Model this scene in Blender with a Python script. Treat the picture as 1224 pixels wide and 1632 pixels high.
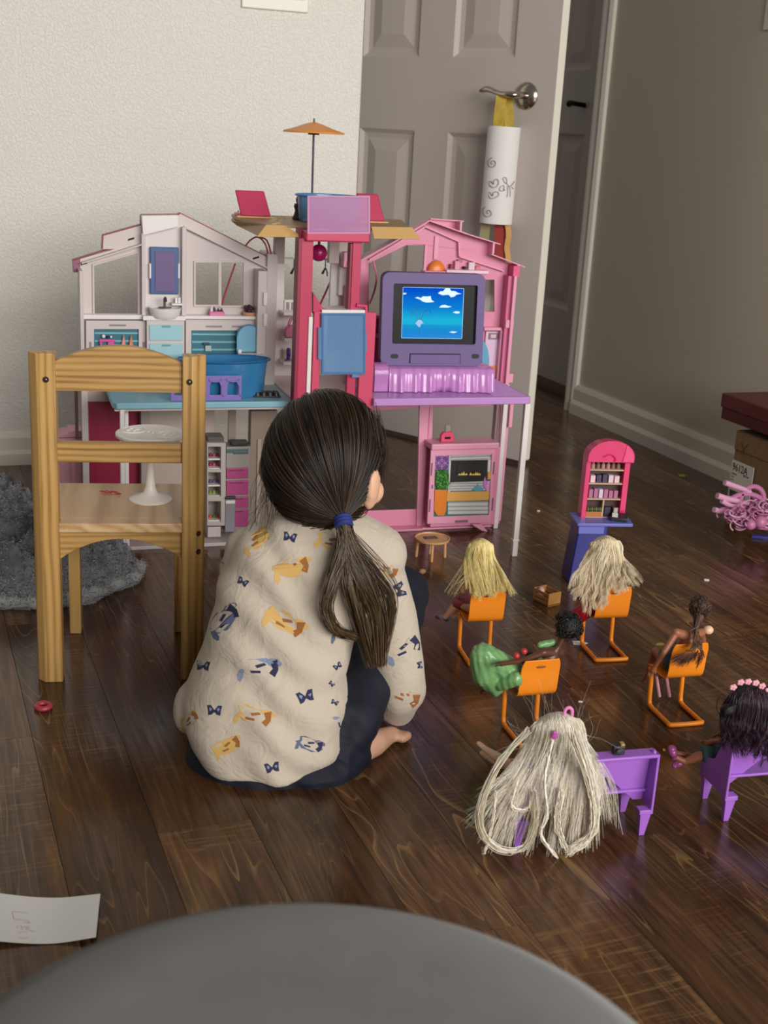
import bpy, bmesh, math, random
import numpy as np
from mathutils import Vector, Matrix, Quaternion
from mathutils.bvhtree import BVHTree
from mathutils.geometry import tessellate_polygon
for o in list(bpy.data.objects): bpy.data.objects.remove(o)
S = bpy.context.scene
COL = S.collection
random.seed(7); RNG = np.random.default_rng(7)

# ---------------------------------------------------------------- camera, world, light, exposure
FPX = 1968.0; PITCH = math.radians(17.1); ROLL = math.radians(3.15); CH = 0.9
_F = Vector((0, math.cos(PITCH), -math.sin(PITCH))); _U = Vector((0, math.sin(PITCH), math.cos(PITCH))); _R = Vector((1, 0, 0))
XC = math.cos(ROLL)*_R + math.sin(ROLL)*_U; YC = -math.sin(ROLL)*_R + math.cos(ROLL)*_U
CAMP = Vector((0, 0, CH))
cd = bpy.data.cameras.new('camera'); cam = bpy.data.objects.new('camera', cd); COL.objects.link(cam)
m3 = Matrix((XC, YC, -_F)).transposed()
cam.matrix_world = Matrix.Translation(CAMP) @ m3.to_4x4()
cd.sensor_fit = 'VERTICAL'; cd.sensor_height = 36.0; cd.lens = FPX/1632*36.0
cd.clip_start = 0.02; cd.clip_end = 60
cd.dof.use_dof = True; cd.dof.focus_distance = 2.1
cd.dof.aperture_fstop = (cd.lens/1000.0)/0.0055
S.camera = cam
W = bpy.data.worlds.new('world'); S.world = W; W.use_nodes = True
bg = W.node_tree.nodes['Background']; bg.inputs[0].default_value = (1.0, 0.95, 0.88, 1); bg.inputs[1].default_value = 0.165
def area(name, loc, aim, sx, sy, power, col):
    l = bpy.data.lights.new(name, 'AREA'); l.shape = 'RECTANGLE'; l.size = sx; l.size_y = sy; l.energy = power; l.color = col
    o = bpy.data.objects.new(name, l); COL.objects.link(o); o.location = loc
    o.rotation_euler = (Vector(aim)-Vector(loc)).to_track_quat('-Z', 'Y').to_euler(); return o
area('window_daylight', (3.1, -2.7, 2.1), (0.0, 2.7, 0.5), 5.0, 2.3, 400, (1.0, 0.975, 0.93))
S.view_settings.view_transform = 'Standard'; S.view_settings.look = 'None'
S.view_settings.gamma = 1; S.view_settings.use_curve_mapping = False
S.view_settings.exposure = 0.0

# ---------------------------------------------------------------- pixel -> world helpers (photo frame 1224 x 1632)
def ray(x, y): return _F + (x-612)/FPX*XC - (y-816)/FPX*YC
def fl(x, y, z=0.0):
    d = ray(x, y); return CAMP + d*((z-CH)/d.z)
def atY(x, y, Y):
    d = ray(x, y); return CAMP + d*(Y/d.y)
def mmpp(P): return (Vector(P)-CAMP).dot(_F)/FPX      # metres per pixel at a point
class Fr:
    """local frame: x right, y away, z up"""
    def __init__(s, o, yaw):
        s.yaw = math.radians(yaw); s.o = Vector(o)
        s.ex = Vector((math.cos(s.yaw), math.sin(s.yaw), 0)); s.ey = Vector((-math.sin(s.yaw), math.cos(s.yaw), 0))
    def w(s, a, b, c): return s.o + s.ex*a + s.ey*b + Vector((0, 0, c))
    def inv(s, P):
        d = Vector(P)-s.o; return Vector((d.dot(s.ex), d.dot(s.ey), d.z))
    def p(s, x, y, b=0.0):
        d = ray(x, y); a = s.o + s.ey*b; t = (a-CAMP).dot(s.ey)/d.dot(s.ey); return s.inv(CAMP + d*t)
    def q(s, x, y, a=0.0):
        d = ray(x, y); o = s.o + s.ex*a; t = (o-CAMP).dot(s.ex)/d.dot(s.ex); return s.inv(CAMP + d*t)
    def g(s, x, y, z=0.0): return s.inv(fl(x, y, z))
    def Y(s, x, y, Y): return s.inv(atY(x, y, Y))

# ---------------------------------------------------------------- materials
def lin(h):
    h = h.lstrip('#'); c = [int(h[i:i+2], 16)/255 for i in (0, 2, 4)]
    return tuple((v/12.92 if v <= .04045 else ((v+.055)/1.055)**2.4) for v in c) + (1,)
def nt(name):
    m = bpy.data.materials.new(name); m.use_nodes = True
    n = m.node_tree.nodes; l = m.node_tree.links; b = n['Principled BSDF']; return m, n, l, b
def coords(n, l, scale=(1, 1, 1), rot=(0, 0, 0), kind='Object'):
    t = n.new('ShaderNodeTexCoord'); mp = n.new('ShaderNodeMapping')
    mp.inputs['Scale'].default_value = scale; mp.inputs['Rotation'].default_value = rot
    l.new(t.outputs[kind], mp.inputs['Vector']); return mp
def bump(n, l, b, fac, strength, dist=.002):
    bp = n.new('ShaderNodeBump'); bp.inputs['Strength'].default_value = strength; bp.inputs['Distance'].default_value = dist
    l.new(fac, bp.inputs['Height']); l.new(bp.outputs[0], b.inputs['Normal']); return bp
def noise(n, l, vec, scale, detail=4, rough=.55, dist=0):
    t = n.new('ShaderNodeTexNoise'); t.inputs['Scale'].default_value = scale; t.inputs['Detail'].default_value = detail
    t.inputs['Roughness'].default_value = rough; t.inputs['Distortion'].default_value = dist; l.new(vec, t.inputs['Vector']); return t
def ramp(n, l, fac, stops):
    r = n.new('ShaderNodeValToRGB'); e = r.color_ramp.elements
    e[0].position, e[0].color = stops[0][0], lin(stops[0][1]); e[1].position, e[1].color = stops[-1][0], lin(stops[-1][1])
    for p, c in stops[1:-1]:
        k = e.new(p); k.color = lin(c)
    l.new(fac, r.inputs[0]); return r
MATS = {}
def M(name, col, rough=.45, metal=0, spec=.5, alpha=1, trans=0, bmp=0, bscale=200, var=0, sss=0, coat=0):
    if name in MATS: return MATS[name]
    m, n, l, b = nt(name); c = lin(col)
    b.inputs['Base Color'].default_value = c; b.inputs['Roughness'].default_value = rough; b.inputs['Metallic'].default_value = metal
    b.inputs['Specular IOR Level'].default_value = spec; b.inputs['Alpha'].default_value = alpha; b.inputs['Transmission Weight'].default_value = trans
    if coat: b.inputs['Coat Weight'].default_value = coat; b.inputs['Coat Roughness'].default_value = .15
    if sss: b.inputs['Subsurface Weight'].default_value = sss; b.inputs['Subsurface Radius'].default_value = (.008, .003, .002)
    mp = coords(n, l); t = noise(n, l, mp.outputs[0], bscale if bmp else 30, 3)
    if bmp: bump(n, l, b, t.outputs[0], bmp)
    if var:
        mx = n.new('ShaderNodeMix'); mx.data_type = 'RGBA'; mx.blend_type = 'MULTIPLY'; mx.inputs[0].default_value = var
        r = ramp(n, l, t.outputs[0], [(.3, '#707070'), (.7, '#ffffff')]); mx.inputs[6].default_value = c
        l.new(r.outputs[0], mx.inputs[7]); l.new(mx.outputs[2], b.inputs['Base Color'])
    MATS[name] = m; return m
def emit(name, col, s):
    m, n, l, b = nt(name); b.inputs['Base Color'].default_value = (0, 0, 0, 1)
    b.inputs['Emission Color'].default_value = lin(col); b.inputs['Emission Strength'].default_value = s; MATS[name] = m; return m
def wood(name, c0, c1, c2, scale, axis, rough=.4, wscale=14, dist=3.0):
    """grain stretched along axis (0,1,2)"""
    m, n, l, b = nt(name); sc = [1, 1, 1]; sc[axis] = .07
    mp = coords(n, l, tuple(v*scale for v in sc)); t = noise(n, l, mp.outputs[0], 5, 5, .6, .4)
    w = n.new('ShaderNodeTexWave'); w.wave_type = 'RINGS'; w.rings_direction = 'XYZ'[axis]; w.inputs['Scale'].default_value = wscale
    w.inputs['Distortion'].default_value = dist; w.inputs['Detail'].default_value = 2; w.inputs['Detail Scale'].default_value = .8
    sc2 = [1, 1, 1]; sc2[axis] = .12
    mp2 = coords(n, l, tuple(sc2)); l.new(mp2.outputs[0], w.inputs['Vector'])
    ad = n.new('ShaderNodeMath'); ad.operation = 'MULTIPLY_ADD'; l.new(w.outputs['Fac'], ad.inputs[0]); ad.inputs[1].default_value = .38
    mu = n.new('ShaderNodeMath'); mu.operation = 'MULTIPLY'; l.new(t.outputs[0], mu.inputs[0]); mu.inputs[1].default_value = .66
    l.new(mu.outputs[0], ad.inputs[2])
    r = ramp(n, l, ad.outputs[0], [(.15, c0), (.5, c1), (.85, c2)]); l.new(r.outputs[0], b.inputs['Base Color'])
    b.inputs['Roughness'].default_value = rough; bump(n, l, b, t.outputs[0], .12, .0006); MATS[name] = m; return m

# ---------------------------------------------------------------- mesh helpers
def cat(pts, n):
    """Catmull-Rom through control points -> n samples"""
    P = np.array([tuple(p) for p in pts], float)
    if len(P) == 2: t = np.linspace(0, 1, n)[:, None]; return P[0]*(1-t)+P[1]*t
    Q = np.vstack([2*P[0]-P[1], P, 2*P[-1]-P[-2]]); k = len(P)-1
    u = np.linspace(0, k-1e-9, n); i = u.astype(int); t = (u-i)[:, None]
    a, b, c, d = Q[i], Q[i+1], Q[i+2], Q[i+3]
    return .5*((2*b)+(c-a)*t+(2*a-5*b+4*c-d)*t*t+(3*b-a-3*c+d)*t**3)
class MB:
    def __init__(s): s.v = []; s.f = []
    def add(s, vs, fs):
        k = len(s.v); s.v += [tuple(v) for v in vs]; s.f += [tuple(i+k for i in f) for f in fs]; return s
    def box(s, a, b, R=None, o=None):
        x0, y0, z0 = a; x1, y1, z1 = b
        vs = [Vector(p) for p in ((x0,y0,z0),(x1,y0,z0),(x1,y1,z0),(x0,y1,z0),(x0,y0,z1),(x1,y0,z1),(x1,y1,z1),(x0,y1,z1))]
        if R is not None: oo = Vector(o or (0,0,0)); vs = [oo + R @ (v-oo) for v in vs]
        return s.add(vs, [(0,3,2,1),(4,5,6,7),(0,1,5,4),(1,2,6,5),(2,3,7,6),(3,0,4,7)])
    def hexa(s, v8): return s.add(v8, [(0,3,2,1),(4,5,6,7),(0,1,5,4),(1,2,6,5),(2,3,7,6),(3,0,4,7)])
    def tube(s, pts, r, n=8, closed=False, sq=None):
        P = [Vector(p) for p in pts]; N = len(P); rr = r if hasattr(r, '__len__') else [r]*N
        T = []
        for i in range(N):
            a = P[(i-1) % N] if (closed or i > 0) else P[i]; b = P[(i+1) % N] if (closed or i < N-1) else P[i]
            t = (b-a); T.append(t.normalized() if t.length > 1e-9 else Vector((0,0,1)))
        up = Vector((0,0,1)) if abs(T[0].z) < .9 else Vector((0,1,0)); U = (up - T[0]*up.dot(T[0])).normalized(); vs = []
        for i in range(N):
            U = (U - T[i]*U.dot(T[i])); U = U.normalized() if U.length > 1e-6 else T[i].orthogonal().normalized(); V = T[i].cross(U)
            k1, k2 = sq or (1, 1)
            for j in range(n):
                a = 2*math.pi*(j+.5)/n; vs.append(P[i] + U*(math.cos(a)*rr[i]*k1) + V*(math.sin(a)*rr[i]*k2))
        fs = []
        for i in range(N if closed else N-1):
            i2 = (i+1) % N
            for j in range(n): fs.append((i*n+j, i*n+(j+1) % n, i2*n+(j+1) % n, i2*n+j))
        if not closed: fs += [tuple(range(n-1, -1, -1)), tuple((N-1)*n+j for j in range(n))]
        return s.add(vs, fs)
    def lathe(s, prof, n=24, o=(0,0,0), sx=1, sy=1):
        o = Vector(o); vs = []; N = len(prof)
        for r, z in prof:
            for j in range(n):
                a = 2*math.pi*j/n; vs.append(o+Vector((math.cos(a)*r*sx, math.sin(a)*r*sy, z)))
        fs = [(i*n+j, i*n+(j+1) % n, (i+1)*n+(j+1) % n, (i+1)*n+j) for i in range(N-1) for j in range(n)]
        if prof[0][0] > 1e-6: fs.append(tuple(range(n-1, -1, -1)))
        if prof[-1][0] > 1e-6: fs.append(tuple((N-1)*n+j for j in range(n)))
        return s.add(vs, fs)
    def ell(s, c, r, n=16, m=10, R=None):
        c = Vector(c); r = r if hasattr(r, '__len__') else (r, r, r); vs = []
        for i in range(1, m):
            th = math.pi*i/m
            for j in range(n):
                ph = 2*math.pi*j/n; v = Vector((r[0]*math.sin(th)*math.cos(ph), r[1]*math.sin(th)*math.sin(ph), r[2]*math.cos(th)))
                vs.append(c + (R @ v if R is not None else v))
        a = Vector((0,0,r[2])); top = c+(R @ a if R is not None else a); bot = c-(R @ a if R is not None else a)
        k = len(vs); vs += [top, bot]; fs = []
        for j in range(n):
            fs.append((k, j, (j+1) % n)); fs.append((k+1, (m-2)*n+(j+1) % n, (m-2)*n+j))
        for i in range(m-2):
            for j in range(n): fs.append((i*n+j, (i+1)*n+j, (i+1)*n+(j+1) % n, i*n+(j+1) % n))
        return s.add(vs, fs)
    def cap(s, a, b, ra, rb, n=14):
        """tapered capsule"""
        s.tube([a, b], [ra, rb], n); s.ell(a, ra, n, 8); s.ell(b, rb, n, 8); return s
    def chain(s, pts, rs, n=14):
        for i in range(len(pts)-1): s.cap(pts[i], pts[i+1], rs[i], rs[i+1], n)
        return s
    def prism(s, outer, holes, fn, d):
        d = Vector(d); loops = [[Vector((p[0], p[1], 0)) for p in L] for L in [outer]+list(holes or [])]
        flat = [p for L in loops for p in L]; tris = tessellate_polygon(loops); n = len(flat)
        A = [Vector(fn(p.x, p.y)) for p in flat]; B = [a+d for a in A]
        fs = [tuple(t) for t in tris] + [(t[2]+n, t[1]+n, t[0]+n) for t in tris]; k = 0
        for L in loops:
            c = len(L)
            for j in range(c): fs.append((k+j, k+(j+1) % c, k+(j+1) % c+n, k+j+n))
            k += c
        return s.add(A+B, fs)
    def mesh(s, name, smooth=True, angle=.6):
        me = bpy.data.meshes.new(name); me.from_pydata(s.v, [], s.f); 
        bm = bmesh.new(); bm.from_mesh(me); bmesh.ops.remove_doubles(bm, verts=bm.verts, dist=1e-7); bmesh.ops.recalc_face_normals(bm, faces=bm.faces); bm.to_mesh(me); bm.free()
        if smooth:
            me.polygons.foreach_set('use_smooth', [True]*len(me.polygons)); me.set_sharp_from_angle(angle=angle)
        return me
    def build(s, name, mat, parent=None, bev=0, seg=2, smooth=True, angle=.6, label=None, mod=None):
        me = s.mesh(name, smooth, angle); return link(name, me, mat, parent, bev, seg, label)
def link(name, me, mat, parent=None, bev=0, seg=2, label=None):
    o = bpy.data.objects.new(name, me); COL.objects.link(o); me.name = name
    for mt in (mat if isinstance(mat, (list, tuple)) else [mat]): me.materials.append(mt)
    if parent: o.parent = parent
    if bev:
        b = o.modifiers.new('bevel', 'BEVEL'); b.width = bev; b.segments = seg; b.limit_method = 'ANGLE'; b.angle_limit = .6
        b.harden_normals = False
    if label: o['label'] = label
    return o
def tag(o, label, cat_, group=None, kind=None):
    if label: o['label'] = label
    if cat_: o['category'] = cat_
    if group: o['group'] = group
    if kind: o['kind'] = kind
    return o
def thing(name, fr, label, cat_, group=None):
    o = bpy.data.objects.new(name, None); COL.objects.link(o); o.empty_display_size = .05
    o.matrix_world = Matrix.Translation(fr.o) @ Matrix.Rotation(fr.yaw, 4, 'Z'); return tag(o, label, cat_, group)
def place(o, fr): o.matrix_world = Matrix.Translation(fr.o) @ Matrix.Rotation(fr.yaw, 4, 'Z'); return o
def raw(name, V, F):
    """fast quads/tris mesh from numpy"""
    me = bpy.data.meshes.new(name); V = np.asarray(V, np.float32); F = np.asarray(F, np.int32); k = F.shape[1]
    me.vertices.add(len(V)); me.vertices.foreach_set('co', V.ravel()); me.loops.add(F.size); me.loops.foreach_set('vertex_index', F.ravel())
    me.polygons.add(len(F)); me.polygons.foreach_set('loop_start', np.arange(0, F.size, k, dtype=np.int32))
    me.polygons.foreach_set('use_smooth', np.ones(len(F), bool)); me.update(calc_edges=True); me.validate(); return me
def strands(name, paths, r, mat, parent, taper=.35, n=3, kind='stuff', label=None):
    """paths: (N, M, 3) -> thin tubes, with a per-strand random value for colour"""
    P = np.asarray(paths, float); N, Mq, _ = P.shape; T = np.gradient(P, axis=1); T /= np.linalg.norm(T, axis=2, keepdims=True)+1e-12
    up = np.array([.31, -.82, .47]); U = np.cross(T, up); U /= np.linalg.norm(U, axis=2, keepdims=True)+1e-9; Vv = np.cross(T, U)
    rad = (np.asarray(r).reshape(-1, 1) if np.ndim(r) else r)*np.linspace(1, taper, Mq)[None, :]*np.ones((N, 1))
    a = 2*np.pi*np.arange(n)/n
    V = P[:, :, None, :] + rad[:, :, None, None]*(np.cos(a)[None, None, :, None]*U[:, :, None, :] + np.sin(a)[None, None, :, None]*Vv[:, :, None, :])
    idx = np.arange(N*Mq*n).reshape(N, Mq, n); A = idx[:, :-1]; B = idx[:, 1:]
    F = np.stack([A, np.roll(A, -1, 2), np.roll(B, -1, 2), B], -1).reshape(-1, 4)
    me = raw(name, V.reshape(-1, 3), F); at = me.attributes.new('rnd', 'FLOAT', 'POINT')
    at.data.foreach_set('value', np.repeat(RNG.random(N), Mq*n).astype(np.float32))
    o = link(name, me, mat, parent, label=label)
    if kind: o['kind'] = kind
    return o
def hairmat(name, stops, rough=.38, spec=.5):
    m, n, l, b = nt(name); a = n.new('ShaderNodeAttribute'); a.attribute_name = 'rnd'
    r = ramp(n, l, a.outputs['Fac'], stops); l.new(r.outputs[0], b.inputs['Base Color'])
    b.inputs['Roughness'].default_value = rough; b.inputs['Specular IOR Level'].default_value = spec; MATS[name] = m; return m
def blob(mb, voxel, smooth=6, fac=.5, disp=None):
    """union of the primitives in mb: voxel remesh + smoothing -> mesh"""
    me = bpy.data.meshes.new('tmp'); me.from_pydata(mb.v, [], mb.f)
    bm = bmesh.new(); bm.from_mesh(me); bmesh.ops.recalc_face_normals(bm, faces=bm.faces); bm.to_mesh(me); bm.free()
    o = bpy.data.objects.new('tmp', me); COL.objects.link(o)
    r = o.modifiers.new('r', 'REMESH'); r.mode = 'VOXEL'; r.voxel_size = voxel; r.use_smooth_shade = True
    if smooth: s = o.modifiers.new('s', 'SMOOTH'); s.iterations = smooth; s.factor = fac
    dg = bpy.context.evaluated_depsgraph_get(); dg.update(); out = bpy.data.meshes.new_from_object(o.evaluated_get(dg))
    bpy.data.objects.remove(o); bpy.data.meshes.remove(me)
    if disp:
        n = len(out.vertices); co = np.empty(n*3, np.float32); out.vertices.foreach_get('co', co); nr = np.empty(n*3, np.float32); out.vertices.foreach_get('normal', nr)
        co = co.reshape(-1, 3); nr = nr.reshape(-1, 3); co = co + nr*disp(co)[:, None]; out.vertices.foreach_set('co', co.ravel().astype(np.float32)); out.update()
    return out
def text_mesh(body, size, depth=.0003):
    c = bpy.data.curves.new('txt', 'FONT'); c.body = body; c.size = size; c.extrude = depth; c.resolution_u = 2
    o = bpy.data.objects.new('txt', c); COL.objects.link(o); dg = bpy.context.evaluated_depsgraph_get(); dg.update()
    me = bpy.data.meshes.new_from_object(o.evaluated_get(dg)); bpy.data.objects.remove(o); return me
# ================================================================ THE ROOM
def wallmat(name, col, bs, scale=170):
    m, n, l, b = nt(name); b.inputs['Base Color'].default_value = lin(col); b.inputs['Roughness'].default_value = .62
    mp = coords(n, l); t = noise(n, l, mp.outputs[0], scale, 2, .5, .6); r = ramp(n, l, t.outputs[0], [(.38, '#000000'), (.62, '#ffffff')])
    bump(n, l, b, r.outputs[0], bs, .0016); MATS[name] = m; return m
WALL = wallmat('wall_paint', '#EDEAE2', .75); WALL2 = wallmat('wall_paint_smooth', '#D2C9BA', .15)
TRIM = M('trim_white', '#E9E4D6', .35); DOORP = M('door_paint', '#C9C0B9', .42, bmp=.06, bscale=60)
DOORE = M('door_edge_lit', '#FDF8EA', .4)  # paler copy of the door paint, daylight on the lock edge put into colour
def floormat():
    m, n, l, b = nt('laminate'); oi = n.new('ShaderNodeObjectInfo')
    t = n.new('ShaderNodeTexCoord'); ad = n.new('ShaderNodeVectorMath'); ad.operation = 'MULTIPLY_ADD'
    l.new(oi.outputs['Random'], ad.inputs[0]); ad.inputs[1].default_value = (37, 91, 17); l.new(t.outputs['Object'], ad.inputs[2])
    def mp(sc):
        k = n.new('ShaderNodeMapping'); k.inputs['Scale'].default_value = sc; l.new(ad.outputs[0], k.inputs['Vector']); return k.outputs[0]
    big = noise(n, l, mp((11, 1.5, 1)), 1, 4, .6, 1.1)      # cathedral figure
    fine = noise(n, l, mp((120, 6, 1)), 1, 5, .65, .3)      # long grain
    saw = noise(n, l, mp((14, 190, 1)), 1, 3, .6, .3)        # cross saw marks
    c = ramp(n, l, big.outputs[0], [(.25, '#4B3322'), (.5, '#6C4A30'), (.75, '#8E6844')])
    def mix(a, bb, fac, mode='MIX'):
        x = n.new('ShaderNodeMix'); x.data_type = 'RGBA'; x.blend_type = mode
        if isinstance(fac, float): x.inputs[0].default_value = fac
        else: l.new(fac, x.inputs[0])
        l.new(a, x.inputs[6]); l.new(bb, x.inputs[7]); return x.outputs[2]
    c2 = ramp(n, l, fine.outputs[0], [(.33, '#6e6e6e'), (.62, '#ffffff')]); c3 = mix(c.outputs[0], c2.outputs[0], .75, 'MULTIPLY')
    fig = noise(n, l, mp((13, 1.1, 1)), 1, 2, .45, .8)
    k1 = n.new('ShaderNodeMath'); k1.operation = 'MULTIPLY'; l.new(fig.outputs[0], k1.inputs[0]); k1.inputs[1].default_value = 17
    k2 = n.new('ShaderNodeMath'); k2.operation = 'FRACT'; l.new(k1.outputs[0], k2.inputs[0])
    vein = ramp(n, l, k2.outputs[0], [(0, '#ffffff'), (.16, '#000000')])
    msk = ramp(n, l, noise(n, l, mp((9, 2.5, 1)), 1, 3, .6).outputs[0], [(.42, '#000000'), (.62, '#d8d8d8')])
    vm = n.new('ShaderNodeMath'); vm.operation = 'MULTIPLY'; l.new(vein.outputs[0], vm.inputs[0]); l.new(msk.outputs[0], vm.inputs[1])
    tan = n.new('ShaderNodeRGB'); tan.outputs[0].default_value = lin('#C39A62'); c4 = mix(c3, tan.outputs[0], vm.outputs[0])
    sm = ramp(n, l, saw.outputs[0], [(.53, '#000000'), (.66, '#b0b0b0')]); pm = ramp(n, l, noise(n, l, mp((5, 2, 1)), 1, 2).outputs[0], [(.45, '#000000'), (.62, '#d0d0d0')]); sx = n.new('ShaderNodeMath'); sx.operation = 'MULTIPLY'; l.new(sm.outputs[0], sx.inputs[0]); l.new(pm.outputs[0], sx.inputs[1]); c5 = mix(c4, tan.outputs[0], sx.outputs[0])
    tone = ramp(n, l, oi.outputs['Random'], [(0, '#b4aca4'), (.5, '#dcd6d0'), (1, '#ffffff')]); c6 = mix(c5, tone.outputs[0], .8, 'MULTIPLY')
    l.new(c6, b.inputs['Base Color']); rr = ramp(n, l, fine.outputs[0], [(.3, '#8c8c8c'), (.7, '#6a6a6a')]); l.new(rr.outputs[0], b.inputs['Roughness'])
    b.inputs['Specular IOR Level'].default_value = .36; bump(n, l, b, fine.outputs[0], .22, .0005); return m
LAM = floormat()
R = Fr(fl(905, 652), 22)
fo = MB().box((-6, -7.5, -.06), (3, 4.5, -.004)).build('floor', LAM, smooth=False); place(fo, R); tag(fo, None, None, kind='structure')
PW = .127; mesh_cache = {}
def plank_mesh(L):
    k = round(L, 2)
    if k not in mesh_cache:
        g = .0001; me = MB().hexa([(g, g, -.004), (PW-g, g, -.004), (PW-g, k-g, -.004), (g, k-g, -.004), (g+.0003, g+.0003, 0), (PW-g-.0003, g+.0003, 0), (PW-g-.0003, k-g-.0003, 0), (g+.0003, k-g-.0003, 0)]).mesh('plank', False)
        me.materials.append(LAM); mesh_cache[k] = me
    return mesh_cache[k]
def vis(P):
    d = Vector(P)-CAMP; z = d.dot(_F)
    if z < .05: return False
    u, v = 612+FPX*d.dot(XC)/z, 816-FPX*d.dot(YC)/z; return -60 < u < 1284 and 380 < v < 1760
npl = 0
for i in range(-30, 8):
    y = -6.5 + ((i*0.4463) % 1.21)
    while y < 1.3:
        L = 1.21
        if any(vis(R.w(i*PW+a, y+bb*L, 0)) for a in (0, PW) for bb in (0, .25, .5, .75, 1)):
            o = bpy.data.objects.new('plank', plank_mesh(L)); COL.objects.link(o); o.parent = fo; o.location = (i*PW, y, 0); npl += 1
        y += L
# ---- left wall
Lw = Fr(fl(25, 738), 20)
xe = Lw.p(572, 210).x
WL = MB().box((-2.4, 0, 0), (xe, .13, 2.5)).build('wall_left', WALL, smooth=False); place(WL, Lw); tag(WL, None, None, kind='structure')
bb = MB().prism([(0, 0), (-.022, 0), (-.022, .03), (-.013, .04), (-.013, .072), (-.006, .085), (0, .085)], None, lambda a, z: (-2.4, a, z), (2.4+xe, 0, 0)).build('baseboard_left', TRIM, smooth=False); place(bb, Lw); tag(bb, None, None, kind='structure')
# ---- right wall with the recessed far door
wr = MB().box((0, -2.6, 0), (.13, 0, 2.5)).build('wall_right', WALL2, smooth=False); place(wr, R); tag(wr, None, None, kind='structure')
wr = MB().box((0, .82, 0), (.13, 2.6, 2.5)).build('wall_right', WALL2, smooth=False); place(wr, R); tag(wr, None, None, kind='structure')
wh = MB().box((.55, -.6, 0), (.62, 1.4, 2.5)).build('wall_light_block', WALL2, smooth=False); place(wh, R); tag(wh, None, None, kind='structure')  # unseen wall added behind the far door so no light shines under it
bb = MB().prism([(0, 0), (-.024, 0), (-.024, .035), (-.015, .048), (-.015, .085), (-.008, .1), (0, .1)], None, lambda a, z: (a, -2.6, z), (0, 2.55, 0)).build('baseboard_right', TRIM, smooth=False); place(bb, R); tag(bb, None, None, kind='structure')
cs = MB()
cs.prism([(0, 0), (0, -.06), (-.012, -.06), (-.018, -.045), (-.012, -.03), (-.016, -.012), (-.016, 0)], None, lambda a, y: (a, y, 0), (0, 0, 2.1)).box((0, -.001, 0), (.13, .018, 2.1)).box((.075, .018, 0), (.11, .03, 2.1))
o = cs.build('trim_1', TRIM, smooth=False); place(o, R); tag(o, None, None, kind='structure')
# ---- six panel doors
def door(name, fr, Wd, T, rails, cols, par_label=None, z0=.012, flip=1):
    """face at y=0 (towards the camera), x from -Wd to 0"""
    d = thing(name, fr, None, None); d['kind'] = 'structure'
    holes = [(x0, zz0, x1, zz1) for (x0, x1) in cols for (zz0, zz1) in rails]
    MB().prism([(-Wd, z0), (0, z0), (0, 2.03), (-Wd, 2.03)], [[(a, b), (c, b), (c, e), (a, e)] for a, b, c, e in holes], lambda a, z: (a, 0, z), (0, T, 0)).build('door_leaf', DOORP, d, smooth=False)
    for a, b, c, e in holes:
        mbp = MB(); rings = [(0, 0), (.012, .009), (.026, .011), (.062, .003)]
        vs = []
        for ins, dep in rings: vs += [(a+ins, dep, b+ins), (c-ins, dep, b+ins), (c-ins, dep, e-ins), (a+ins, dep, e-ins)]
        k = 4*len(rings); vs += [(a, T-.002, b), (c, T-.002, b), (c, T-.002, e), (a, T-.002, e)]
        fs = [(i*4+j, i*4+(j+1) % 4, i*4+4+(j+1) % 4, i*4+4+j) for i in range(len(rings)-1) for j in range(4)]
        fs += [(k-4, k-3, k-2, k-1), (k+3, k+2, k+1, k)] + [(j, k+j, k+(j+1) % 4, (j+1) % 4) for j in range(4)]
        mbp.add(vs, fs).build('door_panel', DOORP, d, smooth=False)
    return d
NICK = M('satin_nickel', '#B9B2A6', .22, 1)
DARKM = M('dark_bronze', '#2A2018', .35, .8)
D1 = Fr(fl(832, 742), -38); Wd = .72
pz = lambda x, y: D1.p(x, y)
rp0, rp1 = pz(722, 90), pz(821, 90); lp1 = pz(668, 80).x; sty = -rp1.x
cols = [(rp0.x, rp1.x), (lp1-(rp1.x-rp0.x), lp1)]
zt = pz(770, 92).z; zl = pz(760, 213).z
d1 = door('door_1', D1, Wd, .035, [(zt, zt+.55), (.22, zl)], cols)
MB().box((.0005, .0007, .015), (.0018, .034, 2.028)).build('edge_strip', DOORE, d1, smooth=False, label='lock edge of the open door with daylight painted in as paler colour')
hc = pz(839, 153); hz = hc.z; hx = hc.x
h = MB(); h.lathe([(0, -.012), (.02, -.012), (.034, -.004), (.036, 0), (.036, .002)], 32)
h.v = [(hx+v[0], v[2], hz+v[1]) for v in h.v]; h.build('rosette', NICK, d1, angle=1.0, label='round nickel rosette of the door lever')
le = cat([(hx, -.01, hz), (hx, -.05, hz), (hx-.012, -.062, hz), (hx-.045, -.064, hz+.002), (hx-.085, -.06, hz+.012), (hx-.115, -.058, hz+.006)], 22)
MB().tube(le, np.interp(np.linspace(0, 1, 22), [0, .3, .45, .6, .85, .97, 1], [.013, .012, .011, .008, .011, .007, .002]), 12, sq=(.75, 1.1)).build('door_lever', NICK, d1, angle=1.2)
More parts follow.
